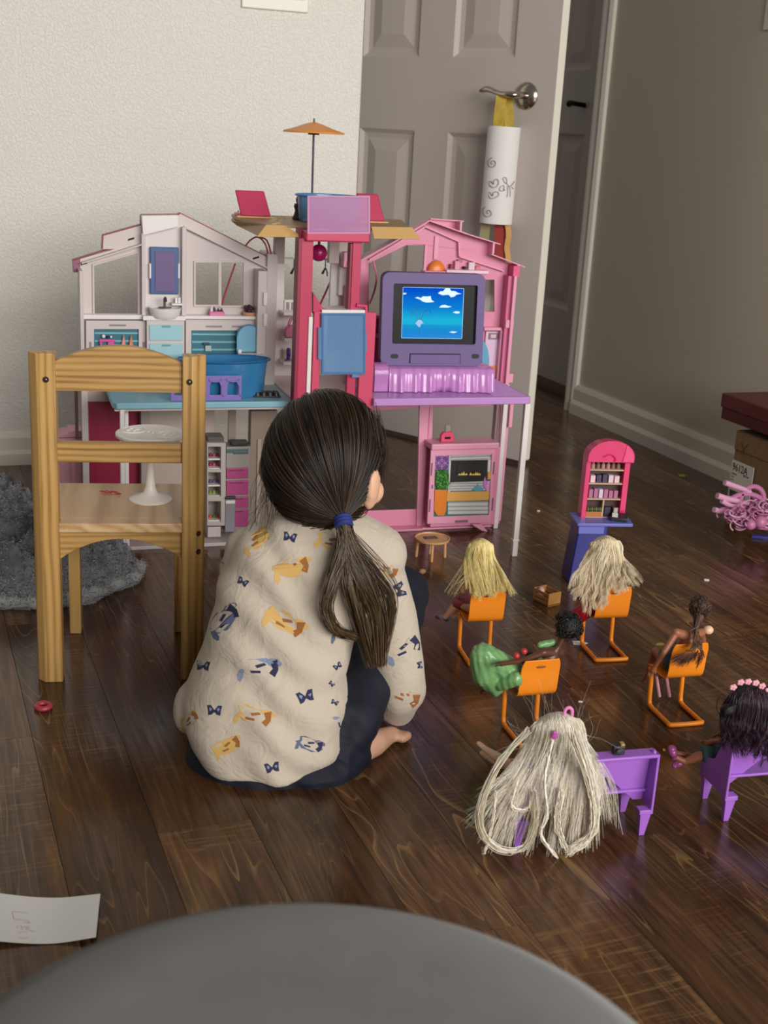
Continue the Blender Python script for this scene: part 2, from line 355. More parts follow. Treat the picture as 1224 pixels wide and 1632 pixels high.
# ---- far door
D2 = Fr(R.w(.125, .0, 0), 22-90)       # face towards -x of the room; its x runs towards the viewer
z_up = D2.p(920, 112); z_lo0 = D2.p(905, 496); z_lo1 = D2.p(915, 213); c0 = D2.p(895, 112).x; c1 = D2.p(944, 112).x
c0b = c0; cw = .21
d2 = door('door_2', Fr(D2.w(.02, 0, 0), math.degrees(D2.yaw)), .80, .035, [(z_up.z, z_up.z+.5), (z_lo0.z, z_lo1.z)], [(c0-.02, c0-.02+cw), (c0-.02-cw-.11, c0-.02-.11)], z0=.03)
k = D2.p(928, 168); kk = Vector((k.x-.02, 0, k.z))
MB().tube(cat([kk+Vector((.02, 0, 0)), kk+Vector((.02, -.045, .004)), kk+Vector((.008, -.05, .006)), kk+Vector((-.018, -.048, 0))], 14), np.interp(np.linspace(0, 1, 14), [0, .6, .9, 1], [.009, .008, .013, .004]), 10).build('door_lever', DARKM, d2, angle=1.2)
# ---- wall plates
P = Lw.p(384, 11); Q = Lw.p(491, 18)
pf = Fr(Lw.w(P.x, 0, P.z-.002), 20); pw = Q.x-P.x
t = thing('switch_plate', pf, 'white multi-gang switch plate cut off by the top of the photo', 'switch plate')
MB().box((0, -.007, 0), (pw, 0, .118)).build('plate', M('plate_white', '#E6E1D4', .35), t, bev=.003)
for i in range(3): MB().box((pw*(i+.5)/3-.017, -.0095, .03), (pw*(i+.5)/3+.017, -.007, .095)).build('rocker', MATS['plate_white'], t, bev=.001)
P = R.q(1218, 49)
t = thing('outlet_plate', Fr(R.w(0, P.y-.075, P.z), 22), 'pale plate on the right wall at the photo top edge', 'wall plate')
MB().box((-.006, 0, 0), (0, .075, .118)).build('plate', MATS['plate_white'], t, bev=.002)
for z in (.03, .075): MB().box((-.008, .022, z), (-.006, .053, z+.028)).build('socket', MATS['plate_white'], t, bev=.001)

# ---- paper roll hanging from the lever
hf = Fr(D1.w(hx-.062, -.062, hz), -38)
RS = Fr(hf.o, 0)
t = thing('paper_windsock', RS, 'rolled white paper with pen drawings hanging on yellow strap from the door lever', 'craft')
PAPER = M('paper_white', '#EFEDEA', .7); YEL = M('yellow_streamer', '#D2B02E', .6, var=.5); YELT = M('pale_streamer', '#A9A072', .7, alpha=.75); REDS = M('red_streamer', '#9A1F16', .6); TANS = M('tan_streamer', '#D9A45E', .6); INK = M('pen_ink', '#1F1A18', .6)
YY = hf.o.y
def rp(x, y, dy=0): return RS.Y(x, y, YY+dy)
tl, tr, bl, br = rp(778, 199), rp(831, 205), rp(763, 353), rp(818, 359)
top, bot = (tl+tr)/2, (bl+br)/2; rad = ((tr-tl).length+(br-bl).length)/4; ax = (top-bot).normalized(); U = ((tr-tl)-ax*(tr-tl).dot(ax)).normalized(); V = ax.cross(U)
if V.y < 0: V = -V
def cyl(u, v, off=0):   # u angle (0 = facing camera), v 0..1 along
    return bot+(top-bot)*v + (U*math.sin(u)-V*math.cos(u))*(rad+off)
vs = []; n = 40
for off in (0, -.0006):
    for v in (0, 1):
        for i in range(n+1): vs.append(cyl(2*math.pi*i/n+2.8, v, off - .004*i/n))
m1 = n+1; fs = [(i, i+1, m1+i+1, m1+i) for i in range(n)]+[(2*m1+i, 3*m1+i, 3*m1+i+1, 2*m1+i+1) for i in range(n)]+[(i, 2*m1+i, 2*m1+i+1, i+1) for i in range(n)]+[(m1+i, m1+i+1, 3*m1+i+1, 3*m1+i) for i in range(n)]
MB().add(vs, fs).build('paper_tube', PAPER, t)
def ondraw(pts, w=.0007, grey=False):
    out = []
    for x, y in pts:
        # photo pixel of the drawing -> angle / height on the roll
        P0 = rp(x, y); v = (P0-bot).dot(top-bot)/(top-bot).length_squared; c = bot+(top-bot)*v; s = max(-.97, min(.97, (P0-c).dot(U)/rad)); out.append(cyl(math.asin(s), v, .0006))
    return out
def z8(pts): return [(750+x/6.8, 180+y/6.8) for x, y in pts]
for L in ([(225,482),(190,510),(182,550),(200,580),(240,580),(260,545),(245,515),(218,525),(215,550),(232,552)],
          [(200,790),(195,750),(210,735),(238,765),(240,735),(262,712),(288,725),(285,770),(255,800),(215,795),(198,775)],
          [(188,860),(200,855),(228,890),(235,860),(265,845),(290,860),(285,890),(240,915),(200,915),(185,880)],
          [(298,830),(310,795),(345,778),(350,800),(342,820),(360,825),(330,838),(298,830)],
          [(150,1010),(128,1040),(130,1080),(160,1115),(205,1105),(215,1075),(195,1045),(170,1055),(172,1082),(188,1080)],
          [(335,700),(355,745),(385,765),(405,790),(440,770),(465,735)], [(345,690),(372,700),(380,740),(372,755)], [(405,790),(418,840),(415,905)], [(385,790),(390,850),(380,905)], [(430,795),(455,820)]):
    MB().tube(cat(ondraw(z8(L)), len(L)*5), .0007, 4).build('pen_mark', INK, t)
def strip(name, pts, w, mat, lab=None, dirv=None):
    C = cat(pts, 18); wd = np.array(dirv or tuple(U)); vs = []
    for c in C: vs += [c-wd*w/2, c+wd*w/2, c+wd*w/2+np.array([0, .0008, 0]), c-wd*w/2+np.array([0, .0008, 0])]
    fs = [(i*4+j, i*4+(j+1) % 4, i*4+4+(j+1) % 4, i*4+4+j) for i in range(17) for j in range(4)]+[(3, 2, 1, 0), (68, 69, 70, 71)]
    return MB().add(vs, fs).build(name, mat, t, label=lab)
pp = mmpp(RS.o)
strip('strap', [rp(794, 206, -.01), rp(796, 180, -.016), rp(800, 152, -.014), rp(804, 147, -.002)], 17*pp, YEL, 'yellow tissue strap')
strip('strap', [rp(812, 206, .016), rp(811, 180, .02), rp(808, 152, .016), rp(804, 147, -.002)], 16*pp, YEL, 'yellow tissue strap')
strip('streamer', [rp(797, 352, 0), rp(797, 380, 0), rp(799, 430, 0), rp(800, 470, 0)], 19*pp, REDS, 'dark red streamer')
strip('streamer', [rp(807, 352, -.01), rp(811, 372, -.012), rp(808, 395, -.008), rp(810, 415, -.01), rp(808, 470, -.01)], 9*pp, TANS, 'tan wavy streamer')
strip('streamer', [rp(775, 350, .01), rp(772, 376, .012), rp(770, 400, .012)], 16*pp, YELT, 'pale yellow streamer')
# ================================================================ CHILD'S CHAIR AND THINGS ON IT
PINEV = wood('pine_upright', '#7E5A2A', '#BD9355', '#CBA466', 16, 2, .42, 26, 5); PINEH = wood('pine_rail', '#7A5728', '#B58C50', '#C59E62', 16, 0, .42, 30, 5)
PINES = wood('pine_seat', '#A87C4E', '#CBA67A', '#D9BA90', 10, 1, .38, 16, 6)
HOLE = M('hole_dark', '#2A1D10', .8)
CF = Fr(fl(64, 1088), 10)
t = thing('childs_chair', CF, 'pine wooden child\'s chair with arched back rail seen from behind', 'chair')
pr = CF.p; ztop = pr(60, 563).z; xr = pr(329, 567).x; pw, pd, chf = .037, .03, .013
post = [(-.004, chf), (chf-.004, 0), (pw, 0), (pw, pd), (-.004, pd)]
MB().prism(post, None, lambda a, b: (a, b, 0), (0, 0, ztop)).build('leg', PINEV, t, bev=.0015)
xl = xr-pw
MB().prism([(xl, 0), (xr-chf*1.6, 0), (xr, chf*1.4), (xr, pd), (xl, pd)], None, lambda a, b: (a, b, 0), (0, 0, ztop)).build('leg', PINEV, t, bev=.0015)
for x in (pw*.85, xl-.012): MB().box((x, .205, 0), (x+pw*.55, .235, .262)).build('leg', PINEV, t, bev=.0015)
# rails
za = pr(190, 626).z; zs = pr(88, 578).z; zp = pr(190, 553).z; x0, x1 = pw-.002, xl+.002
arc = [(x0, za), (x1, za)]+[(x1+(x0-x1)*i/24, zs+(zp-zs)*math.sin(math.pi*i/24)**.9) for i in range(25)]
MB().prism(arc, None, lambda a, z: (a, .008, z), (0, .016, 0)).build('back_rail', PINEH, t, bev=.0015, label='arched top back rail')
MB().box((x0, .008, pr(190, 740).z), (x1, .022, pr(190, 708).z)).build('back_rail', PINEH, t, bev=.0015, label='narrow lower back rail')
zs1 = CF.p(190, 834, .002).z; SEATZ = zs1; dep = CF.g(190, 770, SEATZ).y
MB().box((x0+.001, .0, SEATZ-.016), (x1-.001, pd, SEATZ)).box((.0, pd, SEATZ-.016), (xr, dep, SEATZ)).build('seat', PINES, t, bev=.002)
zb = CF.p(100, 890, .02).z; zm = CF.p(190, 852, .02).z
ap = [(x0, SEATZ-.017), (x0, zb)]+[(x0+(x1-x0)*i/16, zb+(SEATZ-.030-zb)*math.sin(math.pi*i/16)**.8) for i in range(1, 16)]+[(x1, zb), (x1, SEATZ-.017)]
MB().prism(ap, None, lambda a, z: (a, .012, z), (0, .014, 0)).build('apron', PINEH, t, bev=.001)
for x in (.006, xr-.02): MB().box((x, pd, zb+.01), (x+.014, .205, SEATZ-.017)).build('apron', PINES, t, bev=.001)
SCR = M('bolt_steel', '#8E8678', .35, 1)
def hole(x, y, z, d, nm='bolt_hole'):
    m = MB(); m.lathe([(.0048, 0), (.0048, .0006), (.0026, .0006), (.0, .0008)], 16); q = Vector(d).to_track_quat('Z', 'Y'); m.v = [tuple(Vector((x, y, z))+q @ Vector(v)) for v in m.v]; return m
for (x, z) in ((pr(73, 605).x, pr(73, 605).z), (pr(302, 609).x, pr(302, 609).z)):
    hole(x, -.0004, z, (0, -1, 0)).build('bolt_hole', HOLE, t); MB().ell((x, -.001, z), (.002, .0008, .002), 10, 6).build('bolt', SCR, t)
for yy in (853, 882):
    a = pr(318, yy); b_ = CF.p(318, yy, .009)
    nn = Vector((1.4*chf, -1.6*chf, 0)).normalized(); hole(xr-chf*.75, chf*.66, a.z, nn).build('bolt_hole', HOLE, t)
# red thread and white pedestal table on the seat
SF = Fr(CF.w(0, 0, SEATZ), 10)
rt = SF.g(176, 786, 0+SEATZ) ; rt = Fr(fl(176, 786, SEATZ+.001), 10)
L = [(-.016, .004), (-.006, .006), (0, -.002), (.008, .003), (.016, -.004), (.02, -.012), (.012, -.008), (.004, .004), (-.006, -.003), (-.012, .003), (-.02, .008)]
o = MB().tube(cat([(a*.9, b, .0012+.001*(i % 2)) for i, (a, b) in enumerate(L)], 50), .0009, 5).build('red_thread', M('red_thread', '#B3201A', .6)); place(o, rt); tag(o, 'small tangle of red thread lying on the wooden chair seat', 'thread')
WPL = M('white_plastic', '#EFEAE4', .32)
tc = fl(240, 796, SEATZ); TF = Fr(tc, 5); k = mmpp(tc); zt = TF.p(240, 690).z
t = thing('toy_pedestal_table', TF, 'white plastic toy pedestal table standing on the wooden chair seat', 'toy table')
MB().lathe([(0, 0), (.036*1, 0), (.0365, .002), (.034, .004), (.02, .008), (.0115, .014), (.0085, .024), (.0068, .04), (.0062, .06), (.0068, zt-.014), (.009, zt-.008), (0, zt-.006)], 32).build('pedestal', WPL, t, angle=.9)
MB().lathe([(0, zt-.008), (.054, zt-.008), (.058, zt-.004), (.058, zt), (.056, zt+.0015), (.053, zt+.0005), (0, zt+.0005)], 40).build('tabletop', WPL, t, angle=.5)
for a, b in ((-.031, .012), (.031, -.012)):
    m = MB().lathe([(.016, zt), (.0175, zt+.001), (.0205, zt+.0028), (.022, zt+.002), (.0228, zt)], 28, (a, b, 0)); m.build('plate', WPL, t, angle=.9)
    for i in range(4): MB().ell((a+.008*math.cos(i*1.6+.4), b+.008*math.sin(i*1.6+.4), zt+.0015), (.0042, .003, .0022), 10, 6).build('moulded_food', WPL, t)
for i in range(2): MB().ell((-.004+.008*i, .004-.006*i, zt+.001), (.0028, .0028, .0016), 10, 6).build('moulded_cup', WPL, t)

# ================================================================ GREY FLEECE BLANKET
BF = Fr(fl(60, 900), 0)
def bl_mat():
    m, n, l, b = nt('grey_fleece'); mp = coords(n, l); t1 = noise(n, l, mp.outputs[0], 26, 3, .6); t2 = noise(n, l, mp.outputs[0], 320, 3, .7)
    r = ramp(n, l, t1.outputs[0], [(.3, '#5A5B5D'), (.7, '#8F9092')]); l.new(r.outputs[0], b.inputs['Base Color']); b.inputs['Roughness'].default_value = .95
    b.inputs['Sheen Weight'].default_value = .5; bump(n, l, b, t2.outputs[0], .8, .006); return m
outl = [(-60, 960), (0, 972), (60, 972), (110, 970), (150, 962), (185, 945), (222, 930), (222, 905), (205, 875), (160, 862), (110, 862), (70, 832), (50, 805), (0, 800), (-60, 806)]
poly = [BF.g(x, y) for x, y in outl]
from mathutils.geometry import intersect_point_line
from mathutils import noise as mnoise
def inpoly(p, P):
    c = False; j = len(P)-1
    for i in range(len(P)):
        if (P[i].y > p.y) != (P[j].y > p.y) and p.x < (P[j].x-P[i].x)*(p.y-P[i].y)/(P[j].y-P[i].y)+P[i].x: c = not c
        j = i
    return c
def edist(p, P):
    d = 9
    for i in range(len(P)):
        q, f = intersect_point_line(p, P[i-1], P[i]); f = max(0, min(1, f)); d = min(d, (P[i-1].lerp(P[i], f)-p).length)
    return d
xs = [p.x for p in poly]; ys = [p.y for p in poly]; NX, NY = 130, 150; V = []; idx = {}; F = []
for j in range(NY):
    for i in range(NX):
        p = Vector((min(xs)+(max(xs)-min(xs))*i/(NX-1), min(ys)+(max(ys)-min(ys))*j/(NY-1), 0))
        wob = Vector((mnoise.noise(p*14), mnoise.noise(p*14+Vector((5, 3, 1))), 0))*.012
        if inpoly(p+wob, poly):
            e = edist(p, poly); prof = min(1, e/.035)**.5
            f1 = 1-abs(mnoise.noise(Vector((p.x*9+mnoise.noise(p*6)*1.5, p.y*15, 2)))); f2 = 1-abs(mnoise.noise(p*26+Vector((9, 2, 0)))*1.4); f3 = mnoise.noise(p*70)
            h = prof*(.017+(.075*f1**4)*min(1, e/.05)+.022*f2**3*min(1, e/.03)+.004*f3+.055*min(1, e/.16)*max(0, mnoise.noise(p*4+Vector((1, 1, 0)))+.35))
            idx[(i, j)] = len(V); V.append((p.x, p.y, max(.002, h)))
for j in range(NY-1):
    for i in range(NX-1):
        q = [(i, j), (i+1, j), (i+1, j+1), (i, j+1)]
        if all(k in idx for k in q): F.append([idx[k] for k in q])
bm = bmesh.new(); vv = [bm.verts.new(v) for v in V]
for f in F: bm.faces.new([vv[i] for i in f])
ext = bmesh.ops.extrude_edge_only(bm, edges=[e for e in bm.edges if len(e.link_faces) == 1])
for v in ext['geom']:
    if isinstance(v, bmesh.types.BMVert): v.co.z = 0.0005
me = bpy.data.meshes.new('fleece_blanket'); bmesh.ops.recalc_face_normals(bm, faces=bm.faces); bm.to_mesh(me); bm.free(); me.polygons.foreach_set('use_smooth', [True]*len(me.polygons))
o = link('fleece_blanket', me, bl_mat()); place(o, BF)
pil = []; fr_n = len(F)
for i in range(26000):
    f = F[random.randrange(fr_n)]; a_, b_, c_, d_ = (Vector(V[k]) for k in f); nn_ = (c_-a_).cross(d_-b_).normalized(); q = a_.lerp(c_, random.random()).lerp(b_.lerp(d_, random.random()), random.random())
    l_ = random.uniform(.003, .0075); dr_ = (nn_+Vector((random.uniform(-.9, .9), random.uniform(-.9, .9), random.uniform(-.2, .5)))).normalized(); d2 = (dr_+Vector((random.uniform(-1, 1), random.uniform(-1, 1), random.uniform(-1, .4)))).normalized()
    e_ = q+dr_*l_*.5; g_ = e_+d2*l_*.5; e_.z = max(e_.z, .001); g_.z = max(g_.z, .001); pil.append([tuple(q), tuple(e_), tuple(g_)])
strands('pile', pil, .0011, hairmat('fleece_pile', [(0, '#5C5E61'), (.5, '#909296'), (1, '#C4C6C8')], .9, .2), o, .5); hp_ = [BF.g(x, y) for x, y in ((-60, 962), (-5, 970), (40, 971), (90, 968), (130, 962), (165, 950), (195, 937), (218, 926), (221, 910))]
for p_ in hp_: p_.z = .013
hc_ = cat(hp_, 60)+np.array([[.0025*math.sin(i*.9), .002*math.cos(i*1.3), .0015*math.sin(i*1.7)] for i in range(60)]); MB().tube(hc_, [.011+.002*math.sin(i*.8) for i in range(60)], 10).build('hem', M('hem_grey', '#A2A4A6', .95), o, angle=3)
hs_ = []
for i in range(5000):
    w_ = random.random(); q_ = random.randrange(59); c_ = hc_[q_]*(1-w_)+hc_[q_+1]*w_
    d_ = np.array([random.gauss(0, 1), random.gauss(0, 1), abs(random.gauss(0, 1))]); d_ /= np.linalg.norm(d_); e_ = c_+d_*.011; g_ = e_+(d_+np.array([random.uniform(-.8, .8), random.uniform(-.8, .8), random.uniform(-.8, .2)]))*random.uniform(.002, .005); g_[2] = max(g_[2], .0008); hs_.append([c_+d_*.008, e_, g_])
strands('hem_pile', hs_, .001, hairmat('hem_pile', [(0, '#8A8C8F'), (1, '#CFD0D1')], .9, .2), o, .5)
tag(o, 'crumpled grey fleece blanket heaped on the floor behind the chair', 'blanket')

# ================================================================ FOREGROUND: sofa arm, folded paper; bits on the floor
def sofa():
    m, n, l, b = nt('grey_upholstery'); mp = coords(n, l); t1 = noise(n, l, mp.outputs[0], 900, 3, .7); t2 = noise(n, l, mp.outputs[0], 14, 3)
    r = ramp(n, l, t2.outputs[0], [(.3, '#5F5E5D'), (.7, '#6D6C6A')]); l.new(r.outputs[0], b.inputs['Base Color']); b.inputs['Roughness'].default_value = .9; b.inputs['Sheen Weight'].default_value = .3
    bump(n, l, b, t1.outputs[0], .4, .001); return m
SOF = sofa()
oc = Fr((-.02, .50, 0), 0)
t = thing('round_ottoman', oc, 'large grey upholstered round ottoman blurred in the near foreground', 'ottoman')
RO = .235; ZO = .418
prof = [(0, .06), (RO-.03, .06), (RO-.008, .075), (RO, .1), (RO, ZO-.07), (RO-.003, ZO-.04), (RO-.012, ZO-.02), (RO-.035, ZO-.006), (RO-.08, ZO-.001), (0, ZO)]
MB().lathe(prof, 64).build('cushion', SOF, t, angle=2)
MB().tube([(RO*math.cos(a)*1.002, RO*math.sin(a)*1.002, ZO-.1) for a in np.linspace(0, 2*math.pi, 65)[:-1]], .004, 6, closed=True).build('piping', SOF, t)
for a in (.8, 2.4, 3.9, 5.5): MB().lathe([(.014, 0), (.02, .062)], 12, (RO*.75*math.cos(a), RO*.75*math.sin(a), 0)).build('foot', M('foot_wood', '#3A2616', .5), t)
# folded paper
c4 = [fl(-60, 1509), fl(153, 1503), fl(160, 1434), fl(-60, 1430)]
PF = Fr((c4[0]+c4[1]+c4[2]+c4[3])/4, 6); L4 = [PF.inv(c) for c in c4]
t = thing('folded_paper', PF, 'folded white paper strip with faint pencil letters on the floor at left', 'paper')
def pz_(u, v, h=0): 
    p = L4[0].lerp(L4[1], u).lerp(L4[3].lerp(L4[2], u), v); p.z = .005+.004*math.cos(u*5.0)+.006*max(0, u-.7)+h; return p
vs = []; nn = 24
for h in (0, .0006):
    for i in range(nn+1):
        for v in (0, 1): vs.append(pz_(i/nn, v, h))
k = 2*(nn+1); fs = []
for i in range(nn): fs += [(2*i, 2*i+1, 2*i+3, 2*i+2), (k+2*i, k+2*i+2, k+2*i+3, k+2*i+1), (2*i, 2*i+2, k+2*i+2, k+2*i), (2*i+1, k+2*i+1, k+2*i+3, 2*i+3)]
fs += [(0, k, k+1, 1), (2*nn, 2*nn+1, k+2*nn+1, k+2*nn)]
MB().add(vs, fs).build('sheet', PAPER, t)
FAINT = M('faint_pencil', '#B9B2AE', .8); FAINTR = M('faint_red_pencil', '#CDB0AA', .8)
def uv(zx, zy):     # pixels of the photo -> on the paper
    g = PF.g(zx/6.8, 1420+zy/6.8, .006); e1 = L4[1]-L4[0]; u = (g-L4[0]).dot(e1)/e1.length_squared; p = L4[0].lerp(L4[1], u); q = L4[3].lerp(L4[2], u); e2 = q-p; v = (g-p).dot(e2)/e2.length_squared; return pz_(u, v, .0008)
for Lp, mt in (([(375,205),(215,205),(212,290),(370,290)], FAINT), ([(300,315),(375,318),(345,300)], FAINT), ([(225,385),(225,360),(270,350),(275,395),(275,360),(320,365),(320,395)], FAINTR), ([(335,350),(345,395),(400,410)], FAINT), ([(225,440),(250,418),(320,420)], FAINTR), ([(215,490),(320,485)], FAINT), ([(375,488),(392,484)], FAINT)):
    MB().tube(cat([uv(*p) for p in Lp], len(Lp)*3) if len(Lp) > 9 else [uv(*p) for p in Lp], .00035, 4).build('pencil_line', mt, t)
# red ring, crumbs, scraps
o = MB().tube([(.0105*math.cos(a), .0105*math.sin(a), .0042) for a in np.linspace(0, 2*math.pi, 29)[:-1]], .0042, 10, closed=True).build('toy_ring', M('red_ring', '#B03A48', .4)); place(o, Fr(fl(69, 1129), 0)); tag(o, 'small red toy ring on the floor near the chair leg', 'ring')
o = MB().ell((0, 0, .011), .011, 16, 10).build('white_ball', WPL); place(o, Fr(fl(-3, 771), 0)); tag(o, 'little white ball at the left edge near the baseboard', 'ball')
def scrap(name, x, y, pts, h, mat, label, c):
    m = MB().prism(pts, None, lambda a, b: (a, b, 0.0), (0, 0, h)); o = m.build(name, mat, None, bev=h*.3); place(o, Fr(fl(x, y), 0)); return tag(o, label, c)
scrap('paper_star', 1088, 759, [(-.014, -.01), (-.004, -.006), (.004, -.013), (.006, -.002), (.015, .004), (.006, .007), (.004, .015), (-.003, .008), (-.013, .012), (-.008, .002)], .003, M('lime_paper', '#A8B25A', .7), 'small lime green scrap on the floor by the right baseboard', 'scrap')
scrap('white_chip', 1126, 925, [(-.006, -.003), (.005, -.004), (.006, .003), (-.005, .004)], .0025, WPL, 'tiny white chip on the floor beyond the brown ponytail doll', 'scrap')
scrap('pale_crumb', 858, 815, [(-.004, -.003), (.004, -.003), (.004, .003), (-.003, .004)], .003, WPL, 'pale crumb on the floor right of the dollhouse leg', 'crumb')
o = MB().ell((0, 0, .006), (.008, .005, .006), 14, 8).build('toy_nut', M('tan_bit', '#B08A62', .5)); place(o, Fr(fl(673, 915), 20)); tag(o, 'tiny tan bead on the floor by the child\'s knee', 'bead')
scrap('pale_crumb', 925, 1119, [(-.004, -.002), (.004, -.002), (.003, .002), (-.003, .002)], .002, WPL, 'pale crumb on the floor above the tangled blonde head', 'crumb')
scrap('yellow_crumb', 1058, 1196, [(-.002, -.003), (.002, -.002), (.002, .003), (-.002, .003)], .002, M('yellow_bit', '#C9A54A', .6), 'tiny yellow crumb on the floor by the purple doll shoes', 'crumb')

# ================================================================ BOXES AND PINK TOY AT THE RIGHT WALL
CARD = M('cardboard', '#8A6A48', .8, bmp=.1, bscale=80, var=.3); REDB = M('red_box', '#520D12', .45); REDT = M('red_box_top', '#5E1A1C', .4)
XB = Fr(fl(1157, 818), 22)       # near-left bottom corner of the carton
BX = Fr(XB.o, -68)
t = thing('cardboard_box', BX, 'brown cardboard carton with printed number label under the red box lid', 'box')
hb = BX.p(1163, 680).z
def cardbox(L, D, H, th=.004): return MB().box((0, 0, 0), (L, D, th)).box((0, 0, 0), (L, th, H)).box((0, D-th, 0), (L, D, H)).box((0, 0, 0), (th, D, H)).box((L-th, 0, 0), (L, D, H))
MB().box((0, 0, 0), (.33, .16, hb)).build('carton', CARD, t, bev=.002)
MB().box((0, -.003, hb-.05), (.33, -.0005, hb-.002)).build('flap', CARD, t, bev=.001)
la, lb, lc = BX.p(1161, 728), BX.p(1205, 740), BX.p(1157, 787)
LB = M('label_paper', '#D8D2C8', .7); BLK = M('print_black', '#141210', .7)
lx0, lx1, lz1, lz0 = .0015, lb.x, la.z, lc.z
MB().box((lx0, -.0045, lz0), (lx1, -.003, lz1)).build('label', LB, t, label='white sticker reading 9612A')
lw = lx1-lx0; lh = lz1-lz0
def put_text(body, x, z, size, parent, mat, y, name='lettering', sx=1):
    me = text_mesh(body, size); me.transform(Matrix.Translation((x, y, z)) @ Matrix.Rotation(math.pi/2, 4, 'X') @ Matrix.Diagonal((sx, 1, 1, 1))); return link(name, me, mat, parent)
put_text('9612A', lx0+lw*.05, lz1-lh*.27, lh*.30, t, BLK, -.0048, sx=.8)
for i, (bdy, s) in enumerate((('Carton', .07), ('A  4', .065), ('B  2', .065), ('C 10', .065), ('Code', .055))): put_text(bdy, lx0+lw*.06, lz1-lh*(.38+.085*i), lh*s, t, BLK, -.0048, 'small_print')
put_text('NET  KG', lx0+lw*.58, lz1-lh*.33, lh*.06, t, BLK, -.0048, 'small_print')
bc = MB(); x = lx0+lw*.08
for i in range(16):
    w = lw*(.012+.014*((i*7) % 3)); bc.box((x, -.0052, lz0+lh*.03), (x+w, -.0046, lz0+lh*.2)); x += w+lw*.02
o = bc.build('barcode', BLK, t, smooth=False); o['kind'] = 'stuff'
f = MB(); cx, cz = BX.p(1188, 712).x, BX.p(1188, 714).z
for a, b in (((-.012, .012), (0, -.006)), ((.012, .012), (0, -.006)), ((0, -.006), (0, -.014))): f.hexa([(cx+a[0]-.002, -.0036, cz+a[1]), (cx+a[0]+.002, -.0036, cz+a[1]), (cx+a[0]+.002, -.003, cz+a[1]), (cx+a[0]-.002, -.003, cz+a[1]), (cx+b[0]-.002, -.0036, cz+b[1]), (cx+b[0]+.002, -.0036, cz+b[1]), (cx+b[0]+.002, -.003, cz+b[1]), (cx+b[0]-.002, -.003, cz+b[1])])
f.build('printed_mark', M('card_print', '#5A422A', .8), t)
c0 = BX.p(1145, 666, -.02); tz = BX.p(1148, 625, -.02).z
RF = Fr(BX.w(c0.x, -.02, c0.z), -68)
hb2 = tz-c0.z
if c0.z < hb: hb2 = tz-hb-.001; RF = Fr(BX.w(c0.x, -.02, hb+.001), -68)
t = thing('red_box', RF, 'dark red lidded box resting on the cardboard carton', 'box')
MB().box((.004, .004, 0), (.376, .176, hb2-.02)).build('box_body', REDB, t, bev=.002)
MB().box((0, 0, hb2*.45), (.38, .18, hb2)).build('lid', REDT, t, bev=.003)
# pink curly plastic toy hair
PK = M('pink_hair_plastic', '#C77BA6', .35); PK2 = M('pink_hair_light', '#DFA6C6', .3)
c = fl(1205, 868); TFp = Fr(c, 0)
t = thing('pink_tassel_toy', TFp, 'pink curly plastic tassel toy in front of the cardboard carton', 'toy')
def tp(x, y, d=0): return TFp.Y(x, y, c.y+d)
for (pts, r) in (([(1155,769),(1172,775),(1192,783),(1212,800)], .0055), ([(1143,790),(1160,795),(1182,800),(1200,805)], .006), ([(1138,812),(1150,815),(1168,812),(1190,808)], .0055), ([(1150,798),(1165,806),(1180,806)], .005)):
    C = cat([tp(*p, d=.01*i) for i, p in enumerate(pts)], 14); MB().tube(C, np.linspace(r*1.25, r*.9, 14), 10).build('prong', PK2, t)
cur = []
for i in range(90):
    a = random.uniform(0, 6.28); s = random.uniform(.006, .02); px_, py_ = random.choice([(1165, 822), (1180, 815), (1200, 815), (1210, 830), (1188, 828), (1215, 812)]); o0 = tp(px_+random.uniform(-10, 10), py_+random.uniform(-8, 8), random.uniform(-.03, .04))
    tt = np.linspace(0, random.uniform(3.5, 7), 22); dx = random.uniform(-.02, .03); cur.append([(o0.x+s*math.cos(q+a)+dx*q/6, o0.y+.4*s*math.sin(q*.7), max(.003, o0.z+s*.8*math.sin(q+a))) for q in tt])
strands('curls', cur, .0022, hairmat('pink_curl', [(0, '#B0648F'), (.5, '#CF86B0'), (1, '#E8B4D0')], .3), t, .8, 5)
for (x, y, rr) in ((1212, 832, .016), (1196, 836, .013)): 
    p = tp(x, y, -.02); MB().ell((p.x, p.y, max(rr, p.z)), rr, 14, 10).build('bobble', PK, t)
for k_, (x, y) in enumerate(((1200, 788), (1190, 800))):
    p = tp(x, y, .02); m = MB(); m.tube(cat([(p.x+.045*math.cos(a)*(.6+.4*k_), p.y, p.z-.012+.032*math.sin(a)) for a in np.linspace(-.4, 3.4, 12)], 24), .006, 8).build('loop', PK, t)
BLUP = M('blue_plastic', '#3A3A8C', .35)
p = fl(1212, 858); o = MB().prism([(-.024, -.004), (.03, -.014), (.05, .004), (.02, .012), (-.02, .006)], None, lambda a, b: (a, b, 0), (0, 0, .008)).build('blue_toy_piece', BLUP, bev=.002); place(o, Fr(p, 0)); tag(o, 'flat dark blue plastic piece at the right photo edge on the floor', 'toy')
